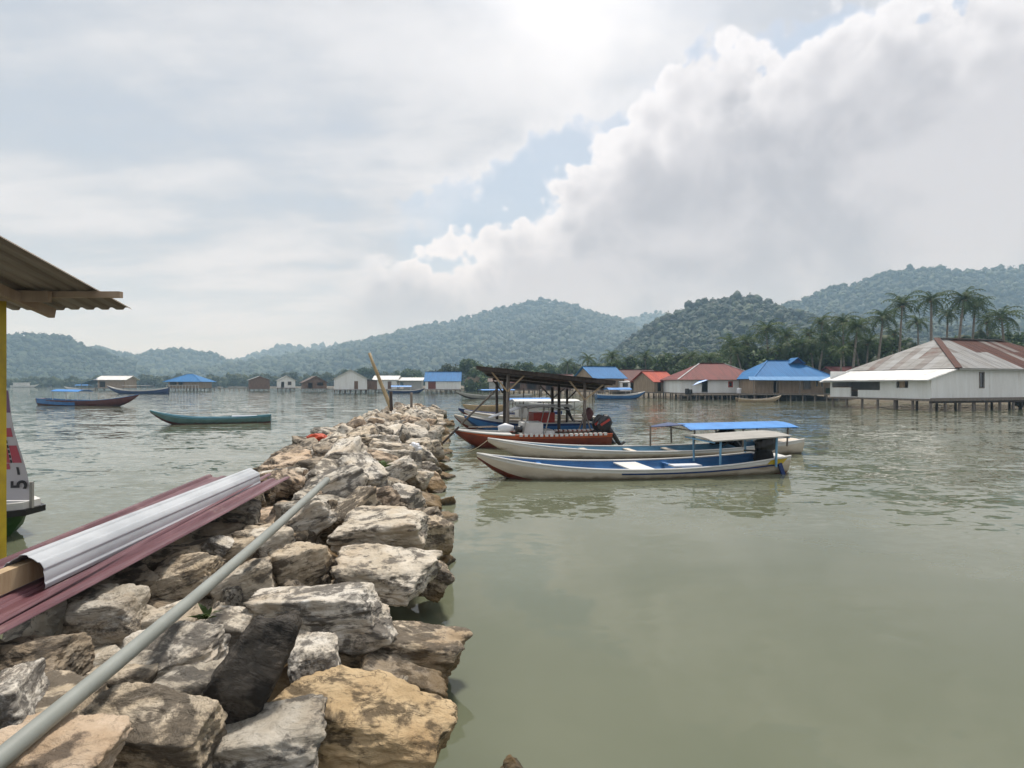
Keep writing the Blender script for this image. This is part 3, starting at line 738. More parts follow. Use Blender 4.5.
def house(name, label, cx, cy, w_, d_, rz, deck, eave, ridge, roof, wallm, roofm, op=(), ov=.45, st=(5, 3), group='stilt houses around the bay', deckext=.5, ridge_in=None, low=-.7, postm='grey_timber'):
    """w_ wide, d_ deep, facing the camera (-y) before turning; roof: gx ridge across, gy ridge front to back, hip, mono"""
    t = thing(name, label, 'house', (cx, cy, 0), rz, group)
    hw, hd = w_ / 2, d_ / 2
    faces = {'f': (Vector((-hw, -hd, 0)), Vector((1, 0, 0)), Vector((0, -1, 0)), w_), 'r': (Vector((hw, -hd, 0)), Vector((0, 1, 0)), Vector((1, 0, 0)), d_),
             'b': (Vector((hw, hd, 0)), Vector((-1, 0, 0)), Vector((0, 1, 0)), w_), 'l': (Vector((-hw, hd, 0)), Vector((0, -1, 0)), Vector((-1, 0, 0)), d_)}
    for k, (o, ex, n, W_) in faces.items():
        m = MB(); hs = [q[1:5] for q in op if q[0] == k]
        if k in 'lr': o2, W2 = o + ex * .1, W_ - .2
        else: o2, W2 = o, W_
        wall_panel(m, o2, ex, None, n, W2, deck, eave, .1, hs)
        if (roof == 'gx' and k in 'lr') or (roof == 'gy' and k in 'fb'):
            p = [o2 + Vector((0, 0, eave)), o2 + ex * W2 + Vector((0, 0, eave)), o2 + ex * (W2 / 2) + Vector((0, 0, ridge - .06))]
            b = [q - n * .1 for q in p]
            m.add(p + b, [(0, 1, 2), (5, 4, 3), (0, 3, 4, 1), (1, 4, 5, 2), (2, 5, 3, 0)])
        wo_ = m.build('wall', MT[wallm], t)
        for q in op:
            if q[0] != k: continue
            _, a, b, z0, z1, kind = q[:6]
            c0 = o2 + ex * a - n * .06; 
            if kind == 'door':
                md = MB(); wall_panel(md, o2 + ex * a - n * .04, ex, None, n, b - a, z0, z1, .05, []); md.build('door', MT[q[6] if len(q) > 6 else 'brown_wall'], t)
            elif kind == 'win':
                f = MB(); fr = .09
                for (u0, u1, v0, v1) in ((a - .05, b + .05, z1 - .04, z1 + fr), (a - .05, b + .05, z0 - fr, z0 + .04), (a - .05, a + fr, z0 + .04, z1 - .04), (b - fr, b + .05, z0 + .04, z1 - .04)):
                    wall_panel(f, o2 + ex * u0 + n * .03, ex, None, n, u1 - u0, v0, v1, .1, [])
                fo = f.build('window', MT[q[6] if len(q) > 6 else 'grey_timber'], t)
                g = MB(); wall_panel(g, o2 + ex * (a + fr) - n * .05, ex, None, n, b - a - 2 * fr, z0 + .04, z1 - .04, .02, []); g.build('pane', MT['glass_dark'], fo)
    # floor
    m = MB(); m.box((0, -deckext / 2, deck - .09), (w_ + .3, d_ + .3 + deckext, .16)); m.build('deck', MT['grey_timber'], t)
    # roof
    ow, od = hw + ov, hd + ov; slope = (ridge - eave)
    m = MB(); th = .07
    if roof == 'gx':
        ez = eave - slope * ov / hd
        m.slab([(-ow, -od, ez), (ow, -od, ez), (ow, 0, ridge), (-ow, 0, ridge)], th); m.slab([(ow, od, ez), (-ow, od, ez), (-ow, 0, ridge + .002), (ow, 0, ridge + .002)], th)
    elif roof == 'gy':
        ez = eave - slope * ov / hw
        m.slab([(-ow, od, ez), (-ow, -od, ez), (0, -od, ridge), (0, od, ridge)], th); m.slab([(ow, -od, ez), (ow, od, ez), (0, od, ridge + .002), (0, -od, ridge + .002)], th)
    elif roof == 'mono':
        m.slab([(-ow, -od, eave), (ow, -od, eave), (ow, od, ridge), (-ow, od, ridge)], th)
    else:
        ri = ridge_in if ridge_in is not None else min(hw, hd) * .95
        ez = eave - slope * ov / hd; rx = hw - ri
        A, B, C_, D_ = (-ow, -od, ez), (ow, -od, ez), (ow, od, ez), (-ow, od, ez); r0, r1 = (-rx, 0, ridge), (rx, 0, ridge)
        m.slab([A, B, r1, r0], th); m.slab([B, C_, r1], th); m.slab([C_, D_, r0, r1], th); m.slab([D_, A, r0], th)
    ro = m.build('roof', MT[roofm], t)
    if roof in ('gx', 'hip'):
        c = MB(); x1 = ow if roof == 'gx' else rx + .1
        c.bar((-x1, 0, ridge + .06), (x1, 0, ridge + .06), .3, .06); c.build('ridge_cap', MT[roofm], ro)
        if roof == 'hip':
            for s in (-1, 1):
                c = MB(); c.bar((s * rx, 0, ridge + .05), (s * ow, -od, ez + .04), .2, .05); c.build('hip_cap', MT['zinc_roof' if roofm in ('red_roof', 'zinc_roof') else roofm], ro)
    # stilts
    pm = MB(); pm.tube([(0, 0, low), (0, 0, deck - .16)], .085, 6); pme = pm.mesh('stilt', MT[postm], True)
    for i in range(st[0]):
        for j in range(st[1]):
            x = -hw + .1 + (w_ - .2) * i / max(1, st[0] - 1); yy = -hd - deckext * .6 + (d_ + deckext * .5) * j / max(1, st[1] - 1)
            put('stilt', pme, t, (x + random.uniform(-.12, .12), yy, 0), (random.uniform(-.04, .04), random.uniform(-.04, .04), 0))
    return t
def at(px, D): return (px - 512) / FPX * D, D

# --- far row, left to right
x, y = at(113, 198)
h = house('fishing_hut', 'tan stilt hut with white roof, farthest left on the bay', x + 1.6, y, 8.6, 8, .15, .9, 4.0, 5.2, 'gx', 'tan_wall', 'white_roof', [('f', .6, 2.4, 1.2, 3.2, 'open')], .9, (5, 3))
m = MB(); m.slab([(-9.8, -4.6, 2.2), (-4.4, -4.6, 4.2), (-4.4, 4.2, 4.2), (-9.8, 4.2, 2.2)], .06); m.build('lean_to_roof', MT['blue_roof_pale'], h)
for xx, yy in ((-9.2, -4.2), (-9.2, 0), (-9.2, 3.8)):
    m = MB(); m.tube([(xx, yy, -.6), (xx, yy, 2.4)], .1, 6); m.build('post', MT['grey_timber'], h)
m = MB(); m.box((-7.2, -.4, .8), (5.4, 8.4, .14)); m.build('platform', MT['grey_timber'], h)
x, y = at(190.5, 184)
h = house('blue_roofed_hut', 'open-sided stilt hut with blue hip roof standing alone in the bay', x, y, 9.6, 8.5, .05, 1.0, 3.6, 5.6, 'hip', 'tan_wall', 'blue_roof', [('f', .5, 2.6, 1.9, 3.5, 'open'), ('f', 3.2, 4.8, 2.0, 3.5, 'open')], 1.2, (9, 3))
for k in range(11):
    m = MB(); m.tube([(-5 + k, -4.9, .2), (-5 + k, -4.9, 1.9)], .06, 5); m.build('railing_post', MT['white_paint'], h)
m = MB(); m.box((0, -4.9, 1.92), (10.3, .1, .1)); m.build('railing', MT['white_paint'], h)
x, y = at(259, 190)
house('brown_hut', 'small brown stilt hut with pale rusted roof at the end of the old pier posts', x, y, 6.2, 6, .5, .7, 3.8, 5.0, 'gy', 'brown_wall', 'zinc_roof', (), .45, (5, 3))
x, y = at(286, 180)
house('white_hut', 'small whitish stilt hut between two brown huts in the far row', x, y, 5.2, 5, .45, 1.1, 3.6, 5.0, 'gy', 'white_wall', 'zinc_roof', [('f', 1.0, 1.9, 1.15, 3.0, 'open'), ('f', 3.0, 4.0, 2.0, 3.0, 'win')], .4, (5, 3))
x, y = at(314, 170)
h = house('weathered_hut', 'weathered dark stilt hut with open gable and a landing at its right', x, y, 6.4, 6, .5, 1.0, 3.0, 4.7, 'gy', 'brown_wall', 'brown_roof', [('f', 1.0, 2.3, 1.05, 2.7, 'open'), ('f', 3.6, 5.4, 1.8, 2.8, 'open')], .6, (5, 3))
m = MB(); m.box((5.6, -1.0, .75), (4.6, 3.4, .14)); m.build('landing', MT['grey_timber'], h)
for k in range(4):
    m = MB(); m.tube([(3.8 + k * 1.2, -2.4, -.6), (3.8 + k * 1.2, -2.4, .7)], .08, 5); m.build('landing_post', MT['grey_timber'], h)
x, y = at(352, 137)
h = house('gabled_white_house', 'white gabled stilt house with grey roof and brown lean-to, behind the bamboo pole', x - .4, y, 7.6, 7.5, .30, 1.0, 3.7, 5.8, 'gy', 'white_wall', 'zinc_roof', [('f', 4.6, 5.5, 1.05, 3.0, 'door', 'brown_wall')], .5, (7, 4), low=-.6)
m = MB(); m.box((5.0, 0, 2.1), (2.4, 6.0, 2.2)); m.build('lean_to', MT['brown_wall'], h)
m = MB(); m.slab([(3.6, -3.6, 3.65), (6.7, -3.6, 3.1), (6.7, 3.6, 3.1), (3.6, 3.6, 3.65)], .06); m.build('lean_to_roof', MT['zinc_roof'], h)
for k in range(4):
    m = MB(); m.tube([(4.2 + k * .8, -2.8, -.6), (4.2 + k * .8, -2.8, 1.0)], .08, 5); m.build('stilt', MT['dark_timber'], h)
x, y = at(398, 152)
h = house('long_white_house', 'long low stilt house with two white roofs beside the gabled house', x - 2.9, y, 6.0, 6, .05, .9, 3.6, 4.6, 'gx', 'white_wall', 'white_roof', [('f', 3.6, 4.6, .95, 3.0, 'door', 'brown_wall')], .5, (5, 3))
m = MB(); wall_panel(m, Vector((3.1, -2.2, 0)), Vector((1, 0, 0)), None, Vector((0, -1, 0)), 6.3, .9, 3.2, .1, [(.3, 1.6, .95, 2.8)]); m.box((9.3, .5, 2.0), (.1, 5.0, 2.3)); m.build('annexe_wall', MT['grey_wall'], h)
m = MB(); m.slab([(2.9, -3.0, 3.25), (9.9, -3.0, 3.25), (9.9, 3.0, 4.1), (2.9, 3.0, 4.1)], .07); m.build('annexe_roof', MT['white_roof'], h)
m = MB(); m.box((6.3, .2, .82), (6.6, 5.6, .14)); m.build('annexe_deck', MT['grey_timber'], h)
for k in range(5):
    m = MB(); m.tube([(3.4 + k * 1.4, -2.4, -.6), (3.4 + k * 1.4, -2.4, .8)], .08, 5); m.build('stilt', MT['grey_timber'], h)
x, y = at(443.5, 143)
house('blue_gabled_house', 'white stilt house with bright blue roof and red-brown door at the left', x, y, 8.6, 7, .06, 1.0, 3.2, 5.4, 'gx', 'white_wall', 'blue_roof', [('f', .7, 2.6, 1.05, 2.95, 'door', 'red_hull')], .35, (8, 3))
x, y = at(473, 176)
house('red_gabled_hut', 'small whitish hut with dark red gable under the trees', x, y, 5.4, 5, .1, 1.0, 3.6, 5.6, 'gy', 'tan_wall', 'red_roof', [('f', 1.0, 2.2, 1.1, 2.9, 'open'), ('f', 3.2, 4.6, 1.7, 2.8, 'open')], .5, (4, 3))
# --- houses seen beneath the boat shelter roof
x, y = at(499, 160)
house('grey_shack', 'low grey shack beside the dark red roofed house, behind the moored boats', x, y, 5.5, 5, .0, .9, 3.1, 4.0, 'gx', 'grey_wall', 'brown_roof', [('f', 2.0, 3.0, 1.0, 2.6, 'open')], .4, (5, 3))
x, y = at(524, 128)
h = house('wide_red_house', 'wide dark house with dull red roof seen between the shelter posts', x, y, 7.0, 6, .04, 1.0, 2.9, 4.6, 'gx', 'brown_wall', 'red_roof', [('f', .6, 2.4, 1.2, 2.5, 'open'), ('f', 4.0, 6.0, 1.2, 2.5, 'open')], .5, (7, 3))
x, y = at(556, 122)
house('brown_shop', 'brown shack with dark roof seen beneath the middle of the boat shelter', x, y, 6.4, 6, -.05, 1.0, 3.2, 4.4, 'gx', 'brown_wall', 'maroon_roof', [('f', 1.0, 2.2, 1.1, 2.7, 'open'), ('f', 3.6, 5.4, 1.6, 2.7, 'win')], .5, (7, 3))
x, y = at(599, 107)
h = house('blue_roof_brown_house', 'brown plank house with blue gable roof right of the boat shelter', x, y, 6.4, 7.5, .38, 1.0, 3.6, 5.6, 'gx', 'tan_wall', 'blue_roof', [('f', 1.2, 2.2, 1.1, 2.9, 'open')], .5, (7, 3))
x, y = at(624, 104)
h = house('white_kiosk', 'tiny white kiosk with one dark window beside the brown plank house', x, y, 1.9, 2.2, .02, 1.0, 2.7, 2.95, 'mono', 'white_wall', 'grey_board_roof' if 'grey_board_roof' in MT else 'zinc_roof', [('f', .45, 1.45, 1.75, 2.5, 'open')], .12, (3, 2))
x, y = at(634, 112)
house('maroon_house', 'dark house with maroon roof between the white kiosk and the orange-red roof', x, y, 6.6, 6.5, .10, 1.0, 3.2, 5.2, 'gx', 'tan_wall', 'maroon_roof', [('f', 1.2, 2.2, 1.1, 2.8, 'open'), ('f', 3.4, 4.4, 1.1, 2.8, 'open')], .6, (6, 3))
x, y = at(655, 94)
h = house('orange_red_house', 'brown shack with bright orange-red sheet roof left of the red hip roof', x - .2, y, 4.2, 5.5, .42, 1.0, 2.9, 4.4, 'gx', 'tan_wall', 'bright_red_roof', [('f', .7, 1.4, 1.1, 2.6, 'open'), ('f', 2.5, 3.3, 1.6, 2.5, 'win')], .5, (5, 3))
m = MB(); wall_panel(m, Vector((1.9, -3.4, 0)), Vector((1, 0, 0)), None, Vector((0, -1, 0)), 3.0, 1.0, 2.7, .1, [(.5, 1.2, 1.7, 2.3)]); m.build('annexe_wall', MT['tan_wall'], h)
m = MB(); m.slab([(1.6, -3.9, 2.75), (5.2, -3.9, 2.75), (5.2, -1.0, 3.2), (1.6, -1.0, 3.2)], .06); m.build('annexe_roof', MT['bright_red_roof'], h)
m = MB(); m.box((2.4, -4.0, .92), (6.5, 2.6, .14)); m.build('landing', MT['grey_timber'], h)
for k in range(6):
    m = MB(); m.tube([(-.6 + k * 1.15, -5.0, -.6), (-.6 + k * 1.15, -5.0, 1.5 if k in (2, 4) else .9)], .09, 6); m.build('landing_post', MT['grey_timber'], h)
x, y = at(719, 84)
h = house('red_hip_house', 'white-walled stilt house with broad red hip roof', x, y + 3.2, 12.6, 8.5, .03, 1.0, 3.25, 5.5, 'hip', 'white_wall', 'red_roof',
          [('f', 3.2, 4.1, 1.05, 2.75, 'open'), ('f', 7.2, 7.8, 1.9, 2.6, 'win', 'red_paint'), ('f', 9.2, 10.0, 1.05, 2.9, 'door', 'tan_wall'), ('f', 10.5, 11.6, 1.7, 2.8, 'win', 'white_paint')], .6, (10, 3), ridge_in=4.4)
m = MB(); m.slab([(-5.0, -5.6, 2.05), (-3.2, -4.45, 3.05), (-1.9, -4.45, 3.0), (-2.6, -5.0, 2.85)], .02); m.build('blue_awning', MT['blue_tarp'], h)
x, y = at(792, 78)
h = house('blue_hip_house', 'plank stilt house under a large bright blue hip roof', x, y + 3.6, 10.8, 9.0, -.02, 1.0, 3.3, 5.7, 'hip', 'tan_wall', 'blue_roof',
          [('f', 2.5, 3.2, 1.05, 2.7, 'open'), ('f', 6.6, 7.6, 1.6, 2.8, 'win'), ('f', 8.2, 8.7, 1.9, 2.8, 'win', 'pale_timber'), ('f', 8.9, 9.4, 1.9, 2.8, 'win', 'pale_timber')], .5, (9, 3), ridge_in=3.6)
m = MB(); m.slab([(-6.9, -6.3, 2.85), (6.9, -6.3, 2.75), (6.4, -4.7, 3.32), (-6.4, -4.7, 3.32)], .05); m.build('skirt_roof', MT['blue_roof_pale'], h)
m = MB(); m.slab([(1.0, -1.2, 5.35), (2.8, -1.2, 5.35), (1.9, -1.2, 6.0)], .1); m.build('dormer', MT['navy_paint'], h)
m = MB(); m.slab([(.8, -1.6, 5.25), (1.9, -1.6, 6.1), (1.9, .6, 6.1), (.8, .6, 5.25)], .05); m.slab([(1.9, -1.6, 6.1), (3.0, -1.6, 5.25), (3.0, .6, 5.25), (1.9, .6, 6.1)], .05); m.build('dormer_roof', MT['blue_roof'], h)
m = MB(); wall_panel(m, Vector((4.0, -5.0, 0)), Vector((1, 0, 0)), None, Vector((0, -1, 0)), 1.4, 1.0, 1.75, .05, []); m.build('porch_panel', MT['scrub'], h)
for xx in (-6.2, -3.1, 0, 3.1, 6.2):
    m = MB(); m.tube([(xx, -6.0, 1.0), (xx, -6.0, 2.85)], .07, 6); m.build('porch_post', MT['grey_timber'], h)
m = MB(); m.box((0, -5.7, .9), (13.4, 2.4, .14)); m.build('porch_deck', MT['grey_timber'], h)
for k in range(9):
    m = MB(); m.tube([(-6.4 + k * 1.6, -6.7, -.6), (-6.4 + k * 1.6, -6.7, .85)], .09, 6); m.build('stilt', MT['grey_timber'], h)
x, y = at(846, 88)
house('rusty_red_house', 'dark house with rusty red roof, half hidden behind the big white house', x, y, 6.0, 6, .1, 1.0, 3.6, 5.0, 'gx', 'brown_wall', 'red_roof', (), .5, (4, 2))
# walkway in front of the two hip-roofed houses
t = thing('plank_walkway', 'plank walkway on stilts in front of the red and blue hip roofs', 'walkway', (24, 78, 0))
x0, x1 = at(676, 78)[0] - 24, at(772, 78)[0] - 24
L_ = x1 - x0; k = 0; pl = MB(); pl.box((0, 0, 0), (.26, 1.5, .05)); plm = pl.mesh('plank', MT['grey_timber'])
n = int(L_ / .3)
for k in range(n): put('plank', plm, t, (x0 + .15 + k * .3, 0, .84 + random.uniform(-.012, .012)), (0, 0, random.uniform(-.03, .03)))
m = MB(); m.bar((x0, -.6, .76), (x1, -.6, .76), .1, .1); m.build('bearer', MT['grey_timber'], t)
for k in range(12):
    m = MB(); zz_ = random.choice([.75, .75, 1.3, .75]); m.tube([(x0 + .2 + k * (L_ - .4) / 11, -.78, -.6), (x0 + .2 + k * (L_ - .4) / 11 + random.uniform(-.1, .1), -.78, zz_)], .085, 6); m.build('stilt', MT['grey_timber'], t)
# clutter on the walkway: each its own thing
def drum(px, D, z, c, lab, r=.28, h=.8):
    x, y = at(px, D); m = MB(); m.tube([(0, 0, 0), (0, 0, h * .1), (0, 0, h * .5), (0, 0, h * .9), (0, 0, h)], [r * .96, r, r * 1.04, r, r * .9], 12)
    o = m.build('water_drum', MT[c], None, True); o.location = (x, y, z); tag(o, lab, 'drum')
drum(687, 77.8, .87, 'black_plastic', 'black water drum on the walkway beside the blue awning')
drum(690.5, 77.6, .87, 'black_plastic', 'black water drum right of its twin under the blue awning', .26, .7)
drum(739, 78.6, .98, 'white_plastic', 'white plastic drum by the red-framed window', .3, .75)
m = MB(); x, y = at(638, 100); m.tube([(-.7, 0, .0), (-.3, 0, .25), (0, 0, .9), (.25, .1, 1.5)], [.2, .5, .42, .12], 9); m.tube([(.5, 0, 0), (.9, .1, .3), (1.2, 0, .6)], [.3, .42, .1], 9)
o = m.build('laundry_heap', MT['white_plastic'], None, True); o.location = (x, y, .95); tag(o, 'heap of pale laundry hung beside the white kiosk', 'laundry')
# pier posts left standing in the far bay
x, y = at(229, 188)
t = thing('old_pier', 'row of old pier posts between the blue-roofed hut and the brown hut', 'pier', (x, y, 0))
m = MB(); m.tube([(0, 0, -.6), (0, 0, 1.15)], .14, 6); pme = m.mesh('post', MT['grey_timber'])
for k in range(9): put('post', pme, t, (-6.3 + k * 1.6 + random.uniform(-.2, .2), random.uniform(-.4, .4), random.uniform(-.25, .1)))
m = MB(); m.bar((-6.5, 0, .85), (6.6, 0, .8), .12, .12); m.build('rail', MT['grey_timber'], t)

# --- the big white house at the right
def clip(poly, a, b, c):
    """keep the part of a 2-D polygon where a*x+b*y<=c"""
    out = []
    for i in range(len(poly)):
        p, q = poly[i], poly[(i + 1) % len(poly)]; dp = a * p[0] + b * p[1] - c; dq = a * q[0] + b * q[1] - c
        if dp <= 0: out.append(p)
        if (dp < 0 < dq) or (dq < 0 < dp):
            s = dp / (dp - dq); out.append((p[0] + (q[0] - p[0]) * s, p[1] + (q[1] - p[1]) * s))
    return out
def sheeted(roof_face, parent, mats, sw=.82, lens=2.3, pick=None, seed=1):
    """a roof face laid with separate metal sheets; face = 3-D polygon whose first edge is the eave"""
    r_ = random.Random(seed); P3 = [Vector(q) for q in roof_face]; o = P3[0]; ex = (P3[1] - P3[0]).normalized()
    nn = (P3[1] - P3[0]).cross(P3[2] - P3[0]).normalized(); ey = nn.cross(ex)
    pl = [((q - o).dot(ex), (q - o).dot(ey)) for q in P3]
    xs = [q[0] for q in pl]; ys = [q[1] for q in pl]
    i = 0; a = min(xs)
    while a < max(xs):
        b = 0.0; j = 0
        while b < max(ys):
            bb = b + lens * r_.uniform(.9, 1.1)
            c = clip(clip(clip(clip(pl, -1, 0, -a), 1, 0, a + sw + .04), 0, -1, -b), 0, 1, bb + .06)
            if len(c) > 2:
                lift = .02 + .010 * (i % 2) + .022 * (2 - j % 3) 
                q3 = [o + ex * u + ey * v + nn * (lift - (v - b) * .008 + r_.uniform(0, .004)) for u, v in c]
                m = MB(); m.slab(q3, .012); u = sum(q[0] for q in c) / len(c); v = sum(q[1] for q in c) / len(c)
                m.build('roof_sheet', mats[pick(u, v, r_) if pick else 0], parent)
            b = bb; j += 1
        a += sw; i += 1

ang = math.atan2(.31, .95)
t = thing('big_white_house', 'big white stilt house with rusty grey sheet roof at the right edge', 'house', (36.0, 48.0, 0), ang, 'stilt houses around the bay')
DK, EV = 1.0, 3.68; Wm, x_m, UL = 10.2, 3.0, 22.0           # u: along the right-hand wall, v: away from the camera
# side wall towards the camera
m = MB(); wall_panel(m, Vector((x_m, 0, 0)), Vector((1, 0, 0)), None, Vector((0, -1, 0)), UL - x_m, DK, EV, .12, [(3.0, 3.55, 2.0, 3.3)]); m.build('wall', MT['white_wall'], t)
f = MB()
for (u0, u1, v0, v1) in ((2.93, 3.62, 3.3, 3.38), (2.93, 3.62, 1.92, 2.0), (2.93, 3.0, 2.0, 3.3), (3.55, 3.62, 2.0, 3.3)): wall_panel(f, Vector((x_m + u0, -.03, 0)), Vector((1, 0, 0)), None, Vector((0, -1, 0)), u1 - u0, v0, v1, .12, [])
fo = f.build('window', MT['grey_timber'], t); g = MB(); g.box((x_m + 3.275, .06, 2.65), (.5, .02, 1.26)); g.build('pane', MT['glass_dark'], fo)
# lean-to: its triangular side and outer wall
m = MB(); m.add([(0, 0, DK), (x_m, 0, DK), (x_m, 0, 3.60), (0, 0, 2.78), (0, .12, DK), (x_m, .12, DK), (x_m, .12, 3.60), (0, .12, 2.78)], [(0, 1, 2, 3), (7, 6, 5, 4), (0, 4, 5, 1), (1, 5, 6, 2), (2, 6, 7, 3), (3, 7, 4, 0)]); m.build('wall', MT['white_wall'], t)
m = MB(); wall_panel(m, Vector((0, .12, 0)), Vector((0, 1, 0)), None, Vector((-1, 0, 0)), 10.0, DK, 2.78, .12,
                     [(1.9, 3.0, 1.95, 2.62), (4.6, 7.7, 1.72, 2.66), (6.9, 7.7, 1.05, 1.72), (7.7, 9.85, 1.95, 2.66)]); m.build('wall', MT['white_wall'], t)
m = MB(); m.box((-.02, 2.55, 2.28), (.05, .5, .62)); m.build('shutter', MT['tan_wall'], t)
m = MB(); m.box((.06, 8.8, 1.98), (.1, 2.2, .08)); m.box((.06, 6.15, 1.7), (.1, 3.1, .06)); m.build('sill', MT['brown_wall'], t)
m = MB(); m.box((2.6, 5.0, 2.3), (.1, 9.8, 2.5)); m.build('inner_wall', MT['grey_wall'], t)
m = MB(); wall_panel(m, Vector((UL, 10.2, 0)), Vector((-1, 0, 0)), None, Vector((0, 1, 0)), UL, DK, 3.6, .12, []); m.build('wall', MT['white_wall'], t)
m = MB(); m.box((UL / 2, 5.1, DK - .1), (UL + .3, 10.5, .16)); m.build('deck', MT['grey_timber'], t)
m = MB(); m.box((UL / 2 - .1, -.10, DK + .03), (UL + .2, .06, .12)); m.build('base_board', MT['grey_timber'], t)
m = MB(); m.box((UL / 2 + 1.4, -.42, 3.62), (UL - 2.8, .05, .16)); m.build('fascia', MT['grey_wall'], t)
# hip roof of old sheets
ez = 3.62; rz_ = 6.75; o_ = .45
A = (x_m - .3, -o_, ez); B = (UL + .4, -o_, ez); C_ = (UL + .4, Wm + o_, ez); D_ = (x_m - .3, Wm + o_, ez); r0 = (x_m + 5.0, Wm / 2, rz_); r1 = (UL - 4, Wm / 2, rz_)
corrug('old_sheet_a', (.30, .295, .28), (.20, .19, .175), (.17, .085, .05), .15, 0, .57, .72, .55, .5)
corrug('old_sheet_b', (.33, .33, .325), (.23, .225, .215), (.20, .10, .06), .15, 0, .64, .78, .5, .5)
corrug('old_sheet_c', (.24, .22, .205), (.16, .14, .125), (.12, .055, .035), .15, 0, .50, .66, .6, .5)
corrug('rust_sheet', (.105, .042, .028), (.07, .03, .022), (.17, .10, .075), .15, 0, .60, .75, .7, .5)
SH = [MT['old_sheet_a'], MT['old_sheet_b'], MT['old_sheet_c'], MT['rust_sheet']]
m = MB()
for fc in ([A, B, r1, r0], [C_, D_, r0, r1], [B, C_, r1], [D_, A, r0]): m.slab(fc, .05)
ro = m.build('roof', MT['brown_roof'], t)
def pick_r(u, v, r_):
    if u > 8.6 - v * .35 + r_.uniform(-.3, .3): return 3 if r_.random() < .85 else 2
    return 1 if r_.random() < .62 else (0 if r_.random() < .7 else 2)
def pick_l(u, v, r_): q = r_.random(); return 0 if q < .50 else (1 if q < .84 else 2)
sheeted([A, B, r1, r0], ro, SH, .84, 3.4, pick_r, 3)
sheeted([D_, A, r0], ro, SH, .78, 2.2, pick_l, 5)
m = MB(); m.bar(Vector(A) + Vector((0, 0, .10)), Vector(r0) + Vector((0, 0, .12)), .5, .06); m.build('hip_cap', MT['rust_sheet'], ro)
m = MB(); m.bar(Vector(r0) + Vector((0, 0, .10)), Vector(r1) + Vector((0, 0, .10)), .5, .06); m.build('ridge_cap', MT['old_sheet_c'], ro)
# newer pale lean-to roof
m = MB(); m.slab([(-.75, 10.9, 2.52), (-.75, -.25, 2.62), (x_m + .05, -.35, 3.70), (x_m + .05, 10.6, 3.66)], .05); lr = m.build('lean_to_roof', MT['white_roof'], t)
for k in range(2):
    for j in range(8):
        v0 = -.2 + j * 1.36
        m = MB(); uA, uB = (-.75, 1.2) if k == 0 else (1.15, x_m + .04)
        zf = lambda u: 2.615 + (u + .75) / (x_m + .8) * 1.09 + .018 + .012 * (j % 2) + .02 * (k == 0)
        m.slab([(uA, v0 + 1.38, zf(uA)), (uA, v0, zf(uA)), (uB, v0, zf(uB)), (uB, v0 + 1.38, zf(uB))], .012); m.build('roof_sheet', MT['white_roof'], lr)
for xx, yy in [(k * 1.75 + .1, .1) for k in range(10)] + [(.1, k * 1.65 + 1.7) for k in range(6)] + [(k * 2.6 + 1.2, 4.0) for k in range(7)]:
    m = MB(); m.tube([(xx, yy, -.7), (xx + random.uniform(-.05, .05), yy, DK - .18)], .11, 7); m.build('stilt', MT['grey_timber'], t)
m = MB(); m.bar((-.1, .05, DK - .28), (UL, .05, DK - .28), .1, .18); m.build('bearer', MT['dark_timber'], t)
# bank of rubble under its right end
bank = thing('stone_bank', 'bank of pale stones under the right end of the big white house', 'stone bank', (47, 52.5, 0))
for k in range(70):
    u = 12.5 + random.uniform(0, 11); v = random.uniform(-.9, 2.2); c = math.cos(ang); s = math.sin(ang)
    X = 36 + u * c - v * s; Y = 48 + u * s + v * c
    o = put('stone', random.choice(far_protos), bank, (X - 47, Y - 52.5, random.uniform(-.1, .25) + max(0, v) * .22), (random.uniform(0, 3), random.uniform(0, 3), 0)); q = random.uniform(.4, .8); o.scale = (q, q, q); o.color = (*random.choice(tints), 1)

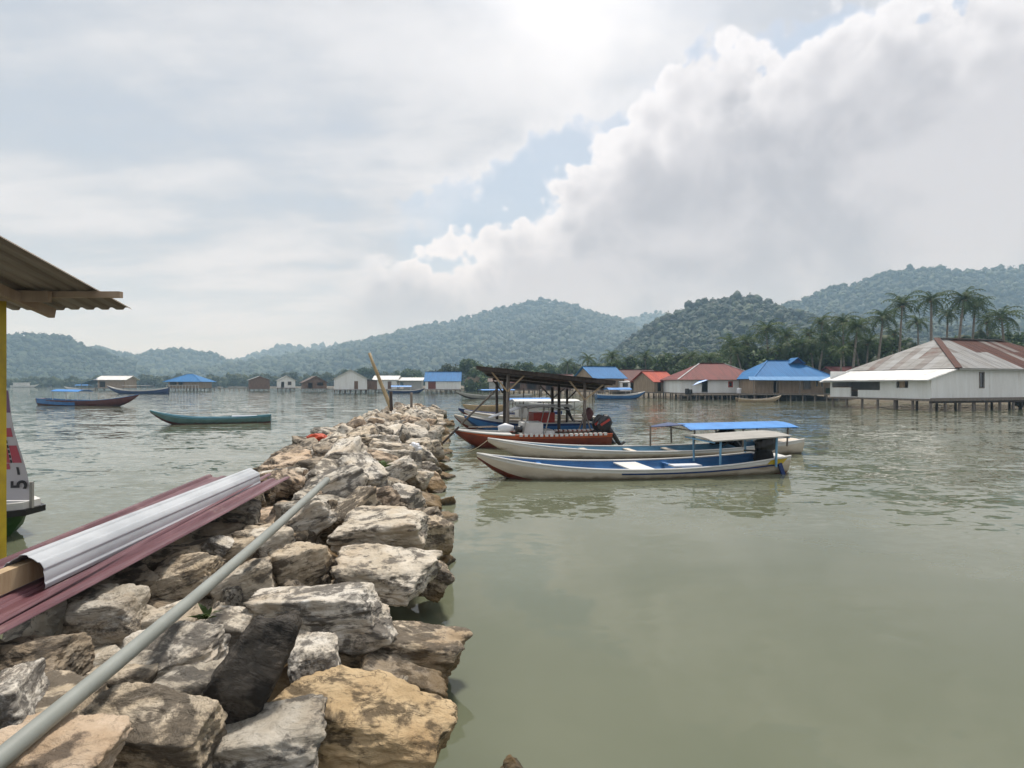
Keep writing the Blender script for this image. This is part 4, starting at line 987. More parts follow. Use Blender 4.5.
# ================================================================== BOATS
def hull(t, L, B, mid, bow, stern, draft=.22, m_low='red_hull', m_side='cream_hull', m_strake=None, m_in='blue_paint', m_gun='white_paint', stern_w=.55, tr=.62, n=22, deckfore=.12, deckaft=.06, m_deck=None, rake=.10, flare=1.0, floor=.12, sq=2.0, shp=2.4):
    """open wooden hull, bow towards +x, waterline at z=0; parts: hull, interior, gunwale, foredeck, afterdeck"""
    m_strake = m_strake or m_side; m_deck = m_deck or m_gun
    def half(s):
        a = stern_w + (1 - stern_w) * math.sin(min(1, s / .45) * PI / 2) if s < .45 else 1 - ((s - .45) / .55) ** sq
        return max(.012, B / 2 * a)
    sheer = lambda s: mid + (bow - mid) * max(0, (s - .45) / .55) ** shp + (stern - mid) * max(0, (.45 - s) / .45) ** 2
    keel = lambda s: -draft + (bow + draft - .10) * max(0, (s - tr) / (1 - tr)) ** 2.6 + (stern * .25 + draft) * .35 * max(0, (.18 - s) / .18) ** 2
    def sec(s, inner=False):
        w, zs, zk = half(s), sheer(s), keel(s); h = zs - zk; x = -L / 2 + L * s
        pr = [(0, 0), (.50 * flare, .10), (.80, .34), (.93, .66), (.985, .86), (1, 1)]
        if inner: pr = [(0, .10), (.44, .20), (.74, .40), (.89, .68), (.95, .86), (.955, .995)]
        out = []
        for a, b in pr:
            z = zk + b * h; y_ = a * w
            if inner: z = max(z, min(zs - .02, floor - draft + .05)); y_ = max(.004, y_ - .02 * (a > 0))
            out.append((x - rake * (1 - b) * (s > .8) * 0, y_, z))
        return [(p[0], -p[1], p[2]) for p in out[::-1]] + out[1:]
    ss = [k / n for k in range(n + 1)]
    rows = [sec(s) for s in ss]; m = MB(); nc = len(rows[0])
    for i in range(n):
        for j in range(nc - 1):
            band = min(j, nc - 2 - j)       # 0 strake .. 4 bottom
            mi = 2 if band == 0 else (1 if band in (1, 2) else 0)
            m.add([rows[i][j], rows[i][j + 1], rows[i + 1][j + 1], rows[i + 1][j]], [(0, 1, 2, 3)], mi)
    m.add(rows[0], [tuple(range(nc))], 1)
    me = m.mesh('hull', [MT[m_low], MT[m_side], MT[m_strake]], True, True)
    b = bmesh.new(); b.from_mesh(me); bmesh.ops.remove_doubles(b, verts=b.verts, dist=1e-4); bmesh.ops.recalc_face_normals(b, faces=b.faces); b.to_mesh(me); b.free()
    put('hull', me, t)
    m = MB(); m.grid([sec(s, True) for s in ss[:-1]]); m.add(sec(ss[0], True), [tuple(range(nc))]); m.build('interior', MT[m_in], t, True, False)
    for sd in (1, -1):
        m = MB(); pts = [(-L / 2 + L * s, sd * (half(s) - .012), sheer(s) + .012) for s in ss]; m.tube(pts, .028, 6); m.build('gunwale', MT[m_gun], t, True)
    def deck(s0, s1, nm):
        m = MB(); r = [[(-L / 2 + L * s, f * (half(s) - .03), sheer(s) - .012 + .03 * (1 - f * f)) for f in (-1, -.5, 0, .5, 1)] for s in [s0 + (s1 - s0) * k / 5 for k in range(6)]]
        m.grid(r); low = [[(q[0], q[1], q[2] - .03) for q in row] for row in r]; m.grid(low); m.build(nm, MT[m_deck], t, True)
    if deckfore: deck(1 - deckfore, .985, 'foredeck')
    if deckaft: deck(.005, deckaft, 'afterdeck')
    return half, sheer
def thwart(t, half, sheer, L, s, mat='white_paint', w_=.22, dz=.07):
    m = MB(); hw = half(s) * .92; m.box((-L / 2 + L * s, 0, sheer(s) - dz), (w_, hw * 2, .035)); m.build('thwart', MT[mat], t)
def canopy(t, x0, x1, w_, z, roofm, postm, posts, base, camber=.08, tilt=0.0, th=.03, ribs=True, nm='canopy'):
    m = MB(); r = [[(x, f * w_ / 2, z + camber * (1 - f * f) + tilt * (x - x0) / (x1 - x0)) for f in (-1, -.6, -.2, .2, .6, 1)] for x in np.linspace(x0, x1, 6)]
    m.grid(r); m.grid([[(q[0], q[1], q[2] - th) for q in row] for row in r])
    for row in (r[0], r[-1]): m.grid([row, [(q[0], q[1], q[2] - th) for q in row]])
    for k in (0, -1): m.grid([[row[k] for row in r], [(row[k][0], row[k][1], row[k][2] - th) for row in r]])
    ro = m.build(nm, MT[roofm], t, False)
    if ribs:
        for x in np.linspace(x0 + .05, x1 - .05, 3):
            q = MB(); zz_ = z + tilt * (x - x0) / (x1 - x0) - th - .02; q.bar((x, -w_ / 2 + .03, zz_), (x, w_ / 2 - .03, zz_), .035, .035); q.build('rib', MT[postm], ro)
    for x in posts:
        for sd in (-1, 1):
            q = MB(); zz_ = z + tilt * (x - x0) / (x1 - x0) - th; q.tube([(x, sd * w_ * .42, base), (x, sd * w_ * .44, zz_)], .028, 6); q.build('canopy_post', MT[postm], t)
    return ro
def outboard(t, pos, s=1.0, cowlm='black_plastic', tiltd=0.0, stripe=None):
    """outboard motor hung on the stern; the propeller end points to -x"""
    e = bpy.data.objects.new('outboard_motor', None)
    M = Matrix.Rotation(R(tiltd), 3, 'Y'); pos = Vector(pos)
    def fit(mb): mb.v = [tuple(M @ (Vector(q) * s) + pos) for q in mb.v]; return mb
    m = MB(); prof = [(-.02, .10), (.05, .17), (.20, .19), (.34, .17), (.40, .10)]
    rings = []
    for z_, r_ in prof: rings.append([(.02 + math.copysign(abs(math.cos(a)) ** .6, math.cos(a)) * r_ * 1.35, math.copysign(abs(math.sin(a)) ** .6, math.sin(a)) * r_ * .85, z_ + .25 - .05 * math.cos(a)) for a in [2 * PI * k / 14 for k in range(14)]])
    for i in range(4):
        for k in range(14): m.add([rings[i][k], rings[i][(k + 1) % 14], rings[i + 1][(k + 1) % 14], rings[i + 1][k]], [(0, 1, 2, 3)])
    m.add(rings[0], [tuple(range(14))]); m.add(rings[-1], [tuple(range(14))])
    co = fit(m).build('outboard_motor', MT[cowlm], t, True)
    if stripe:
        q = MB(); q.box((.02, -.168, .50), (.34, .012, .07)); q.box((.02, .168, .50), (.34, .012, .07)); fit(q).build('cowl_stripe', MT[stripe], co)
    q = MB(); q.tube([(.0, 0, .25), (-.03, 0, -.1), (-.05, 0, -.55)], [.10, .075, .05], 8); q.box((-.06, 0, -.42), (.34, .22, .02)); fit(q).build('leg', MT['black_plastic'], co)
    q = MB(); q.tube([(.14, 0, -.62), (.05, 0, -.60), (-.18, 0, -.60), (-.24, 0, -.60)], [.02, .06, .05, .02], 8); q.box((-.04, 0, -.74), (.16, .015, .2)); fit(q).build('gearcase', MT['black_plastic'], co)
    q = MB()
    for k in range(3):
        a = k * 2.094; q.add([(-.22, .02 * math.cos(a), -.6 + .02 * math.sin(a)), (-.25, .14 * math.cos(a + .35), -.6 + .14 * math.sin(a + .35)), (-.20, .14 * math.cos(a - .35), -.6 + .14 * math.sin(a - .35)),
                              (-.225, .02 * math.cos(a), -.605 + .02 * math.sin(a)), (-.255, .14 * math.cos(a + .35), -.605 + .14 * math.sin(a + .35)), (-.205, .14 * math.cos(a - .35), -.605 + .14 * math.sin(a - .35))], [(0, 1, 2), (5, 4, 3), (0, 3, 4, 1), (1, 4, 5, 2), (2, 5, 3, 0)])
    fit(q).build('propeller', MT['grey_board'], co)
    q = MB(); q.bar((.18, 0, .30), (.62, .05, .40), .04, .04); fit(q).build('tiller', MT['black_plastic'], co)
    return co
def boat_at(name, label, bowp, sternp, group='boats on the bay'):
    b = Vector(bowp[:2]); s = Vector(sternp[:2]); d_ = b - s
    t = thing(name, label, 'boat', ((b.x + s.x) / 2, (b.y + s.y) / 2, 0), math.atan2(d_.y, d_.x), group)
    return t, d_.length

# --- nearest boat, cream with blue inside
t, L = boat_at('longboat', 'cream longboat with blue inside and grey flat canopy, nearest of the moored boats', (-.85, 13.6), (7.08, 14.9))
hf, sh = hull(t, L, 1.78, .225, .60, .44, .26, 'red_hull', 'cream_hull', 'white_paint', 'blue_paint', 'white_paint', stern_w=.62, tr=.74, deckfore=.05, deckaft=.05, sq=2.3)
for s in (.36, .80): thwart(t, hf, sh, L, s, 'blue_paint', .1)
m = MB(); m.box((-L / 2 + L * .50, .0, .20), (.62, 1.40, .03)); m.build('cross_board', MT['white_paint'], t)
m = MB(); m.box((-L / 2 + L * .345, .28, .24), (.75, .34, .04)); m.build('side_board', MT['white_plastic'], t)
x0, x1 = -L / 2 + L * .02, -L / 2 + L * .285
canopy(t, x0, x1, 1.6, 1.00, 'grey_board', 'pale_blue_paint', (x0 + .35, x1 - .25), .2, .05, -.10)
outboard(t, (-L / 2 + .42, .25, .25), 1.1, 'black_plastic', 8)
m = MB(); m.tube([(-L / 2 + .55, .35, .1), (-L / 2 + .62, .3, .45), (-L / 2 + .75, .2, .75)], [.22, .26, .06], 9); m.build('engine_cover', MT['black_cloth'], t, True)
m = MB(); m.box((-L / 2 + .28, .62, .02), (.10, .05, .55), Matrix.Rotation(.35, 3, 'Y')); m.build('rudder', MT['navy_paint'], t)
m = MB(); r = [[(-L / 2 + L * s, hf(s) * .985 + .006, sh(s) * .62 + .02), (-L / 2 + L * s, hf(s) * .972 + .006, sh(s) * .62 - .02)] for s in np.linspace(.06, .58, 16)]; m.grid(r); m.build('painted_line', MT['navy_paint'], t, True, False)
m = MB(); m.add([(-L / 2 + .12, hf(.015) * .99 + .014, .40), (-L / 2 + .62, hf(.075) * .99 + .014, .37), (-L / 2 + .75, hf(.09) * .985 + .014, .27), (-L / 2 + .30, hf(.036) * .975 + .014, .24)], [(0, 1, 2, 3)]); m.build('yellow_patch', MT['yellow_paint'], t)
# --- second boat, blue tarpaulin
t, L = boat_at('tarp_boat', 'long cream boat under a bright blue tarpaulin canopy, behind the nearest boat', (-.74, 17.2), (9.6, 18.9))
hf, sh = hull(t, L, 1.7, .20, .62, .46, .28, 'cream_hull', 'cream_hull', 'white_paint', 'pale_blue_paint', 'white_paint', stern_w=.5, tr=.72, deckfore=.08, deckaft=.12, m_deck='cream_hull')
for s in (.42, .55, .7): thwart(t, hf, sh, L, s, 'cream_hull', .2)
x0, x1 = -L / 2 + .6, -L / 2 + 4.3
canopy(t, x0, x1, 1.9, .93, 'blue_tarp', 'grey_timber', (x0 + .3, (x0 + x1) / 2, x1 - .2), .3, .12, -.04, .02)
m = MB(); m.slab([(x1, -.6, 1.02), (x1, .6, 1.02), (x1 + .9, .1, .93), (x1 + .9, -.1, .93)][::-1], .02); m.build('tarp_flap', MT['navy_paint'], t)
m = MB(); m.tube([(x1 + .9, 0, .3), (x1 + .9, 0, .95)], .028, 6); m.build('canopy_post', MT['grey_timber'], t)
outboard(t, (-L / 2 + 2.2, .1, .30), .9, 'black_plastic', 40)
m = MB(); m.tube([(x0 + 1.3, -.3, .34), (x0 + 1.8, -.2, .62), (x0 + 2.4, -.2, .40)], [.2, .3, .15], 9); m.build('engine_cover', MT['black_cloth'], t, True)
# --- red speedboat under the shelter
t, L = boat_at('red_speedboat', 'red and white speedboat with two black outboards under the boat shelter', (-2.08, 20.4), (3.55, 21.1))
hf, sh = hull(t, L, 1.9, .46, .62, .48, .3, 'red_hull', 'red_hull', 'orange_hull', 'cream_hull', 'orange_hull', stern_w=.86, tr=.6, deckfore=.36, m_deck='white_paint', deckaft=.0, sq=2.4, floor=.2)
for sd in (-1, 1):
    m = MB(); m.tube([(-L / 2 + L * s, sd * (hf(s) - .01), sh(s) + .016) for s in np.linspace(.63, .995, 12)], .036, 6); m.build('bow_rail', MT['white_paint'], t, True)
for k in range(18):
    s = .05 + k * .032
    for sd in (-1, 1):
        m = MB(); m.box((-L / 2 + L * s, sd * (hf(s) - .02), sh(s) + .02), (.105, .20, .09)); m.build('fender_pad', MT['white_paint'], t)
for sd in (-1, 1):
    m = MB(); r = [[(-L / 2 + L * s, sd * (hf(s) - .2), sh(s) - .005), (-L / 2 + L * s, sd * (hf(s) - .005), sh(s) - .005)] for s in np.linspace(.0, .63, 10)]; m.grid(r); m.grid([[(a[0], a[1], a[2] - .03) for a in q] for q in r]); m.build('side_deck', MT['orange_hull'], t)
m = MB(); m.box((.05, 0, .62), (.75, 1.1, .55)); m.box((-.55, 0, .45), (.4, 1.1, .3)); m.build('console', MT['white_paint'], t)
m = MB(); m.slab([(.15, -.55, .9), (.15, .55, .9), (.48, .5, .62), (.48, -.5, .62)], .02); m.build('windscreen', MT['clear_screen'], t)
for x in (-.9, -1.3):
    m = MB(); m.box((x, 0, .38), (.28, 1.3, .06)); m.build('thwart', MT['white_paint'], t)
for sx, sd in ((-.35, -1), (-.35, 1), (.45, -1), (.45, 1)):
    m = MB(); m.tube([(sx, sd * .62, .4), (sx - .25, sd * .6, 1.42)], .022, 6); m.build('awning_post', MT['grey_board'], t)
m = MB(); m.grid([[(x, y_, 1.42 + .09 * math.sin((x + 1) * 2.2) - .04 * y_ * y_) for y_ in np.linspace(-.75, .75, 5)] for x in np.linspace(-1.35, .25, 7)]); m.grid([[(x, y_, 1.40 + .09 * math.sin((x + 1) * 2.2) - .04 * y_ * y_) for y_ in np.linspace(-.75, .75, 5)] for x in np.linspace(-1.35, .25, 7)]); m.build('awning', MT['black_cloth'], t, True)
m = MB(); m.grid([[(-1.35 - .28 * f + .1 * f * math.sin(y_ * 4), y_ * (1 - .35 * f), 1.42 - .55 * f) for y_ in np.linspace(-.75, .3, 6)] for f in np.linspace(0, 1, 5)]); m.build('awning_flap', MT['black_cloth'], t, True)
m = MB(); m.tube([(.75, .5, .70), (1.05, .5, .74), (1.30, .5, .70)], [.10, .16, .10], 10); m.build('white_fender', MT['white_plastic'], t, True)
m = MB(); m.tube([(.45, .62, .68), (.70, .62, .69)], [.13, .11], 10); m.build('black_fender', MT['black_plastic'], t, True)
outboard(t, (-L / 2 - .12, -.40, .38), 1.15, 'black_plastic', 32, 'red_paint'); outboard(t, (-L / 2 - .12, .40, .42), 1.15, 'black_plastic', 32, 'red_paint')
for k, (x, y_) in enumerate(((2.35, .0), (2.0, .18))):
    m = MB(); m.tube([(x, y_, .72), (x - .9, y_ + .2, .76)], .025, 6); m.build('pole', MT['grey_timber'], t)
# --- blue and white speedboat behind it
t, L = boat_at('blue_speedboat', 'blue and white speedboat with a white canvas top, behind the red speedboat', (-2.2, 25.8), (3.8, 26.8))
hf, sh = hull(t, L, 2.0, .50, .86, .50, .3, 'navy_paint', 'blue_paint', 'navy_paint', 'cream_hull', 'white_paint', stern_w=.85, tr=.6, deckfore=.34, deckaft=.05, floor=.2)
m = MB(); m.slab([(.3, -.75, 1.25), (.3, .75, 1.25), (1.9, .35, .72), (1.9, -.35, .72)], .03); m.build('canvas_hood', MT['white_plastic'], t)
canopy(t, -1.9, .5, 1.7, 1.28, 'white_paint', 'grey_board', (-1.7, .2), .4, .06, 0, .03)
m = MB(); m.box((-.6, 0, .72), (1.0, 1.2, .5)); m.build('seat_block', MT['red_paint'], t)
outboard(t, (-L / 2 - .1, 0, .42), 1.15, 'maroon_hull', 30)
# --- more moored boats further back
t, L = boat_at('white_speedboat', 'white roofed speedboat with low cabin, third of the row under the shelter', (-2.6, 30.4), (4.6, 31.4))
hf, sh = hull(t, L, 2.1, .5, .85, .5, .3, 'red_hull', 'white_paint', 'cream_hull', 'cream_hull', 'white_paint', stern_w=.85, tr=.6, deckfore=.3)
canopy(t, -2.6, 1.0, 1.9, 1.38, 'white_roof', 'grey_board', (-2.3, .7), .4, .08)
m = MB(); m.box((.2, 0, .75), (1.1, 1.3, .6)); m.build('cabin', MT['white_paint'], t)
t, L = boat_at('dark_longboat', 'dark blue narrow boat with raised bow among the moored boats', (-3.4, 35.5), (3.2, 37))
hf, sh = hull(t, L, 1.5, .40, .75, .5, .25, 'maroon_hull', 'navy_paint', 'navy_paint', 'grey_board', 'navy_paint', deckfore=.2)
canopy(t, -2.6, .2, 1.5, 1.25, 'blue_tarp', 'grey_timber', (-2.4, 0), .35, .15)
t, L = boat_at('orange_dugout', 'small orange-brown dugout afloat behind the moored boats', (-4.0, 45.6), (-.4, 46.6))
hf, sh = hull(t, L, .95, .50, .62, .55, .2, 'tan_wall', 'bamboo', 'pale_timber', 'pale_timber', 'pale_timber', deckfore=.08, deckaft=.08)
for s in (.3, .6): thwart(t, hf, sh, L, s, 'pale_timber')
t, L = boat_at('rafted_canoe', 'brown and white canoe with blunt bow touching the breakwater side', (-2.95, 28.6), (1.6, 28.3))
hf, sh = hull(t, L, 1.1, .42, .72, .45, .2, 'red_hull', 'grey_board', 'cream_hull', 'grey_board', 'cream_hull', deckfore=.2)
t, L = boat_at('grey_longboat', 'long grey canoe with blue tarpaulin beyond the moored boats', at(456, 84), (at(531, 90)[0], 90))
hf, sh = hull(t, L, 1.7, .55, 1.15, .7, .25, 'dark_timber', 'grey_board', 'white_paint', 'grey_board', 'grey_board', deckfore=.1)
canopy(t, -3.2, 2.6, 1.7, 1.35, 'blue_tarp', 'grey_timber', (-3, 0, 2.4), .5, .15)
t, L = boat_at('cargo_boat', 'white boat with orange bow piece seen behind the shelter posts', at(546, 62), (at(506, 66)[0], 66))
hf, sh = hull(t, L, 1.6, .5, .95, .6, .25, 'navy_paint', 'white_paint', 'navy_paint', 'orange_hull', 'white_paint', deckfore=.25, m_deck='pale_timber')
t, L = boat_at('white_canoe', 'slim white canoe right of the shelter behind the outboards', at(583, 50), (at(530, 52)[0], 52))
hf, sh = hull(t, L, 1.2, .45, .75, .55, .2, 'white_paint', 'white_paint', 'white_paint', 'grey_board', 'white_paint', deckfore=.1)
t, L = boat_at('village_boat', 'blue and white boat with blue tarp roof moored at the village', at(645, 87), (at(596, 84)[0], 84))
hf, sh = hull(t, L, 1.7, .65, 1.15, .8, .25, 'navy_paint', 'blue_paint', 'white_paint', 'white_paint', 'white_paint', deckfore=.15)
canopy(t, -2.6, 1.5, 1.6, 1.45, 'blue_tarp', 'white_paint', (-2.4, 1.3), .6, .3, 0)
t, L = boat_at('tan_canoe', 'pale tan canoe moored below the blue hip-roofed house', at(781, 72), (at(737, 70.5)[0], 70.5))
hf, sh = hull(t, L, 1.2, .34, .82, .55, .2, 'pale_timber', 'pale_timber', 'cream_hull', 'tan_wall', 'cream_hull', deckfore=.08)
for s in (.3, .6): thwart(t, hf, sh, L, s, 'tan_wall')
# --- left side of the bay
t, L = boat_at('teal_canoe', 'long teal green canoe floating alone left of the breakwater', at(150, 31.5), (at(271, 33.5)[0], 33.5))
hf, sh = hull(t, L, 1.15, .34, .80, .46, .2, 'maroon_hull', 'green_hull', 'teal_paint', 'pale_blue_paint', 'teal_paint', deckfore=.1, deckaft=.1, m_deck='navy_paint', stern_w=.45)
for s in (.4, .6): thwart(t, hf, sh, L, s, 'white_paint')
m = MB(); m.box((-1.7, 0, .40), (1.3, .5, .10)); m.build('white_board', MT['white_plastic'], t)
t, L = boat_at('canopied_boat', 'blue and maroon boat with blue canopy on the left of the bay', (at(139, 57)[0], 57), (at(40, 61)[0], 61))
hf, sh = hull(t, L, 1.6, .55, 1.25, .75, .25, 'maroon_hull', 'maroon_hull', 'maroon_hull', 'blue_paint', 'blue_paint', deckfore=.3, m_deck='maroon_hull')
m = MB(); 
for sd in (-1, 1): m.grid([[(-L / 2 + L * s, sd * (hf(s) * .97 + .02), sh(s) - .02), (-L / 2 + L * s, sd * (hf(s) * .86 + .03), max(.04, sh(s) - .5))] for s in np.linspace(.01, .44, 9)])
m.build('blue_side', MT['blue_paint'], t)
canopy(t, -4.3, -.3, 1.6, 1.55, 'blue_tarp', 'white_paint', (-4.1, -2.2, -.5), .6, .2, -.05)
t, L = boat_at('dark_outrigger', 'long dark boat with white rail in front of the white-roofed hut', (at(107, 130)[0], 130), (at(169, 128)[0], 128))
hf, sh = hull(t, L, 1.8, .8, 1.9, 1.6, .3, 'navy_paint', 'navy_paint', 'white_paint', 'white_paint', 'white_paint', stern_w=.3)
canopy(t, -3.5, 3.5, 1.6, 1.9, 'grey_board', 'grey_timber', (-3, 0, 3), .7, .05)
t, L = boat_at('far_blue_boat', 'tiny blue-canopied boat left of the white-roofed hut', (at(64, 205)[0], 205), (at(97, 203)[0], 203))
hf, sh = hull(t, L, 2.0, .7, 1.4, .9, .3, 'grey_board', 'white_paint', 'white_paint', 'white_paint', 'white_paint')
canopy(t, -4, 1.5, 1.9, 1.8, 'blue_tarp', 'white_paint', (-3.6, 1.2), .7, .3)
t, L = boat_at('far_white_ferry', 'white ferry boat far off at the foot of the left hill', (at(39, 372)[0], 372), (at(11, 368)[0], 368))
hf, sh = hull(t, L, 4.0, 1.2, 2.2, 1.4, .4, 'white_paint', 'white_paint', 'white_paint', 'white_paint', 'white_paint')
m = MB(); m.box((-2, 0, 2.2), (8, 2.6, 1.8)); m.build('cabin', MT['white_paint'], t)
m = MB(); m.box((-2, 0, 3.2), (9, 3.0, .16)); m.build('cabin_roof', MT['white_roof'], t)
t, L = boat_at('house_boat_blue', 'blue-topped boat moored before the long white house', (at(425, 140)[0], 140), (at(388, 138)[0], 138))
hf, sh = hull(t, L, 1.9, .7, 1.3, .9, .3, 'navy_paint', 'navy_paint', 'white_paint', 'white_paint', 'white_paint')
canopy(t, -3.8, 1.2, 1.8, 1.6, 'blue_tarp', 'white_paint', (-3.5, 1), .7, .35)

# ================================================================== BOAT SHELTER
t = thing('boat_shelter', 'timber boat shelter with dark low-pitched roof standing in the water', 'shelter', (.8, 24, 0))
o3 = Vector((.8, 24, 0))
fl, fr = P(476, 366, 21.8) - o3, P(616, 381, 21.8) - o3
bl, br = fl + Vector((.35, 6.2, -.36)), fr + Vector((.25, 6.2, -.30))
m = MB(); m.slab([fl, fr, br, bl], .05); ro = m.build('roof', MT['dark_roof'], t)
sw = (fr - fl) / 7
for k in range(7):
    m = MB(); a, b_ = fl + sw * k + Vector((0, 0, .01 + .012 * (k % 2))), fl + sw * (k + 1) + Vector((0, 0, .01 + .012 * (k % 2))); c = Vector((.3, 6.2, -.33)); m.slab([a - Vector((0, .06 + .04 * (k % 3), 0)), b_ - Vector((0, .06 + .04 * (k % 3), 0)), b_ + c, a + c], .012); m.build('roof_sheet', MT['dark_roof'], ro)
for f in (.04, .5, .96):
    m = MB(); m.bar(fl.lerp(bl, f) + Vector((.1, 0, -.11)), fr.lerp(br, f) + Vector((-.1, 0, -.11)), .07, .11); m.build('purlin', MT['dark_timber'], ro)
m = MB(); m.bar(fl + Vector((.02, -.02, -.07)), fr + Vector((-.02, -.02, -.07)), .03, .15); m.build('fascia', MT['dark_timber'], ro)
rz_at = lambda X: fl.z + (X - fl.x) / (fr.x - fl.x) * (fr.z - fl.z) - .15
posts = []
for px, Dd, r_ in ((507.5, 22.2, .075), (584.5, 22.2, .065), (504.5, 24.8, .07), (559, 24.6, .07), (497, 27.6, .07), (552.5, 27.6, .075), (567, 27.4, .06)):
    X = (px - 512) / FPX * Dd; q = Vector((X, Dd, 0)) - o3; posts.append(q)
    m = MB(); m.tube([(q.x + random.uniform(-.05, .05), q.y, -.9), (q.x, q.y, .8), (q.x + random.uniform(-.03, .03), q.y, rz_at(q.x) - .02 - .056 * (Dd - 21.8))], [r_ * 1.1, r_, r_ * .9], 8); m.build('post', MT['grey_timber' if Dd < 23 else 'dark_timber'], t, True)
for i, dxs in ((0, (-.62, .66)), (1, (-.62, .75))):
    q = posts[i]
    for dd in dxs:
        m = MB(); m.bar((q.x, q.y - .09, rz_at(q.x) - .72), (q.x + dd, q.y - .09, rz_at(q.x + dd) - .02), .05, .06); m.build('brace', MT['pale_timber'], t)
for i, dd in ((2, -.5), (5, -.6), (5, .6), (6, .5)):
    q = posts[i]; m = MB(); m.bar((q.x, q.y, rz_at(q.x) - .9), (q.x + dd, q.y, rz_at(q.x + dd) - .34), .05, .06); m.build('brace', MT['dark_timber'], t)
for (a, b_) in ((posts[1] + Vector((-.5, -.15, -.15)), posts[1] + Vector((.02, -.1, 1.15))), (posts[1] + Vector((.42, -.15, -.15)), posts[1] + Vector((.0, -.1, 1.2)))):
    m = MB(); m.tube([a, b_], .03, 6); m.build('prop', MT['grey_timber'], t)
# a long pole leaning against the shelter
m = MB(); a, b_ = P(461, 424, 24), P(497, 389, 23.2); m.tube([(0, 0, 0), b_ - a], [.05, .04], 6); o = m.build('leaning_pole', MT['grey_timber']); o.location = a; tag(o, 'long grey pole slanting up from the boats to the shelter post', 'pole')
for px, y0, y1, D, lab in ((523, 412, 388, 46, 'thin mooring stake left of the white canoe, seen between the shelter posts'), (540, 408, 386, 54, 'thin mooring stake at the middle of the view under the shelter'), (573, 404, 389, 62, 'thin mooring stake right of the rear shelter posts'), (592, 402, 388, 70, 'thin mooring stake beside the bow of the village boat')):
    a = P(px, y0, D); a.z = -.6; b_ = P(px + random.uniform(-1, 1), y1, D); m = MB(); m.tube([(0, 0, 0), b_ - a], [.06, .05], 6); o = m.build('mooring_stake', MT['dark_timber']); o.location = a; tag(o, lab, 'stake', 'mooring stakes in the bay')
# mooring lines
def rope(name, label, a, b_, sag, r_=.012):
    a, b_ = Vector(a), Vector(b_); m = MB(); m.tube([(b_ - a) * f + Vector((0, 0, -sag * 4 * f * (1 - f))) for f in [k / 10 for k in range(11)]], r_, 5)
    o = m.build(name, MT['rope_fibre'], None, True); o.location = a; tag(o, label, 'rope')
rope('mooring_rope', 'slack rope from the bow of the tarpaulin boat to the rocks', (-.74, 17.2, .58), (-2.0, 16.6, .35), .22)
rope('mooring_rope', 'rope from the red speedboat bow to the breakwater', (-2.05, 20.4, .58), (-2.6, 20.2, .45), .05)
m = MB(); a = Vector((-2.55, 20.0, .12)); m.tube([(0, 0, 0), (.62, .3, .62)], .04, 6); o = m.build('black_pole', MT['dark_timber']); o.location = a; tag(o, 'short black pole slanting between the rocks and the red speedboat bow', 'pole')

# ================================================================== ON THE BREAKWATER
# long leaning bamboo and two stakes at the far end
def stake(name, label, p0, p1, r0, r1, mat, cat='stake'):
    p0, p1 = Vector(p0), Vector(p1); m = MB(); n_ = 6; m.tube([(p1 - p0) * (k / n_) + Vector((random.uniform(-.015, .015), 0, 0)) for k in range(n_ + 1)], [r0 + (r1 - r0) * k / n_ for k in range(n_ + 1)], 8)
    o = m.build(name, MT[mat], None, True); o.location = p0; tag(o, label, cat)
stake('bamboo_pole', 'tall bamboo pole leaning left at the far end of the breakwater', P(393, 408, 33) - Vector((0, 0, .3)), P(369, 353, 33), .12, .085, 'bamboo', 'pole')
stake('timber_stake', 'dark stake standing beside the foot of the leaning bamboo pole', P(391.5, 412, 32) - Vector((0, 0, .3)), P(391, 391.5, 32), .10, .09, 'dark_timber')
stake('timber_stake', 'grey stake right of the bamboo pole on the breakwater end', P(411, 409, 34) - Vector((0, 0, .3)), P(411.5, 392.5, 34), .085, .075, 'grey_timber')
# grey pipe lying over the rocks
a, b_ = Vector((-1.74, .65, .93)), P(327, 480, 6.8); d_ = b_ - a
m = MB(); n_ = 24; pts = [d_ * (k / n_) - Vector((0, 0, .05 * math.sin(PI * k / n_))) for k in range(n_ + 1)]; m.tube(pts, .038, 24, cap=False)
t = thing('grey_pipe', 'long grey plastic pipe lying along the top of the rocks', 'pipe', a)
m.build('outer_wall', MT['pvc_grey'], t, True)
m = MB(); m.tube(pts, .034, 24, cap=False); m.build('bore', MT['black_plastic'], t, True)
m = MB(); th = [2 * PI * k / 24 for k in range(24)]; dn = (pts[-1] - pts[-2]).normalized(); ax = dn.cross(Vector((0, 0, 1))).normalized(); az_ = ax.cross(dn)
ri = [[pts[-1] + (ax * math.cos(q) + az_ * math.sin(q)) * rr for q in th + [0]] for rr in (.0385, .0338)]; m.grid(ri); m.build('rim', MT['pvc_grey'], t)
# corrugated sheets: maroon pair lying flat, pale one bent over
m_, n2_, p_ = newmat('maroon_sheet'); tcx = n2_.nodes.new('ShaderNodeTexCoord')
vv = vmap(n2_, tcx.outputs['Object'], scale=(6, .5, 1))
kk = mix(n2_, sstep(n2_, noise(n2_, vv, 1.5, 6, .6), .38, .64), (.095, .032, .040), (.175, .085, .095))
kk = mix(n2_, sstep(n2_, noise(n2_, tcx.outputs['Object'], 3.0, 6, .65), .56, .74) * .6, kk, (.34, .25, .22))
n2_.links.new(kk, p_.inputs['Base Color']); p_.inputs['Roughness'].default_value = .42
m_, n2_, p_ = newmat('pale_sheet'); tcx = n2_.nodes.new('ShaderNodeTexCoord')
kk = mix(n2_, sstep(n2_, noise(n2_, vmap(n2_, tcx.outputs['Object'], scale=(2, .6, 2)), 2.5, 6, .6), .4, .7), (.46, .48, .50), (.34, .36, .38))
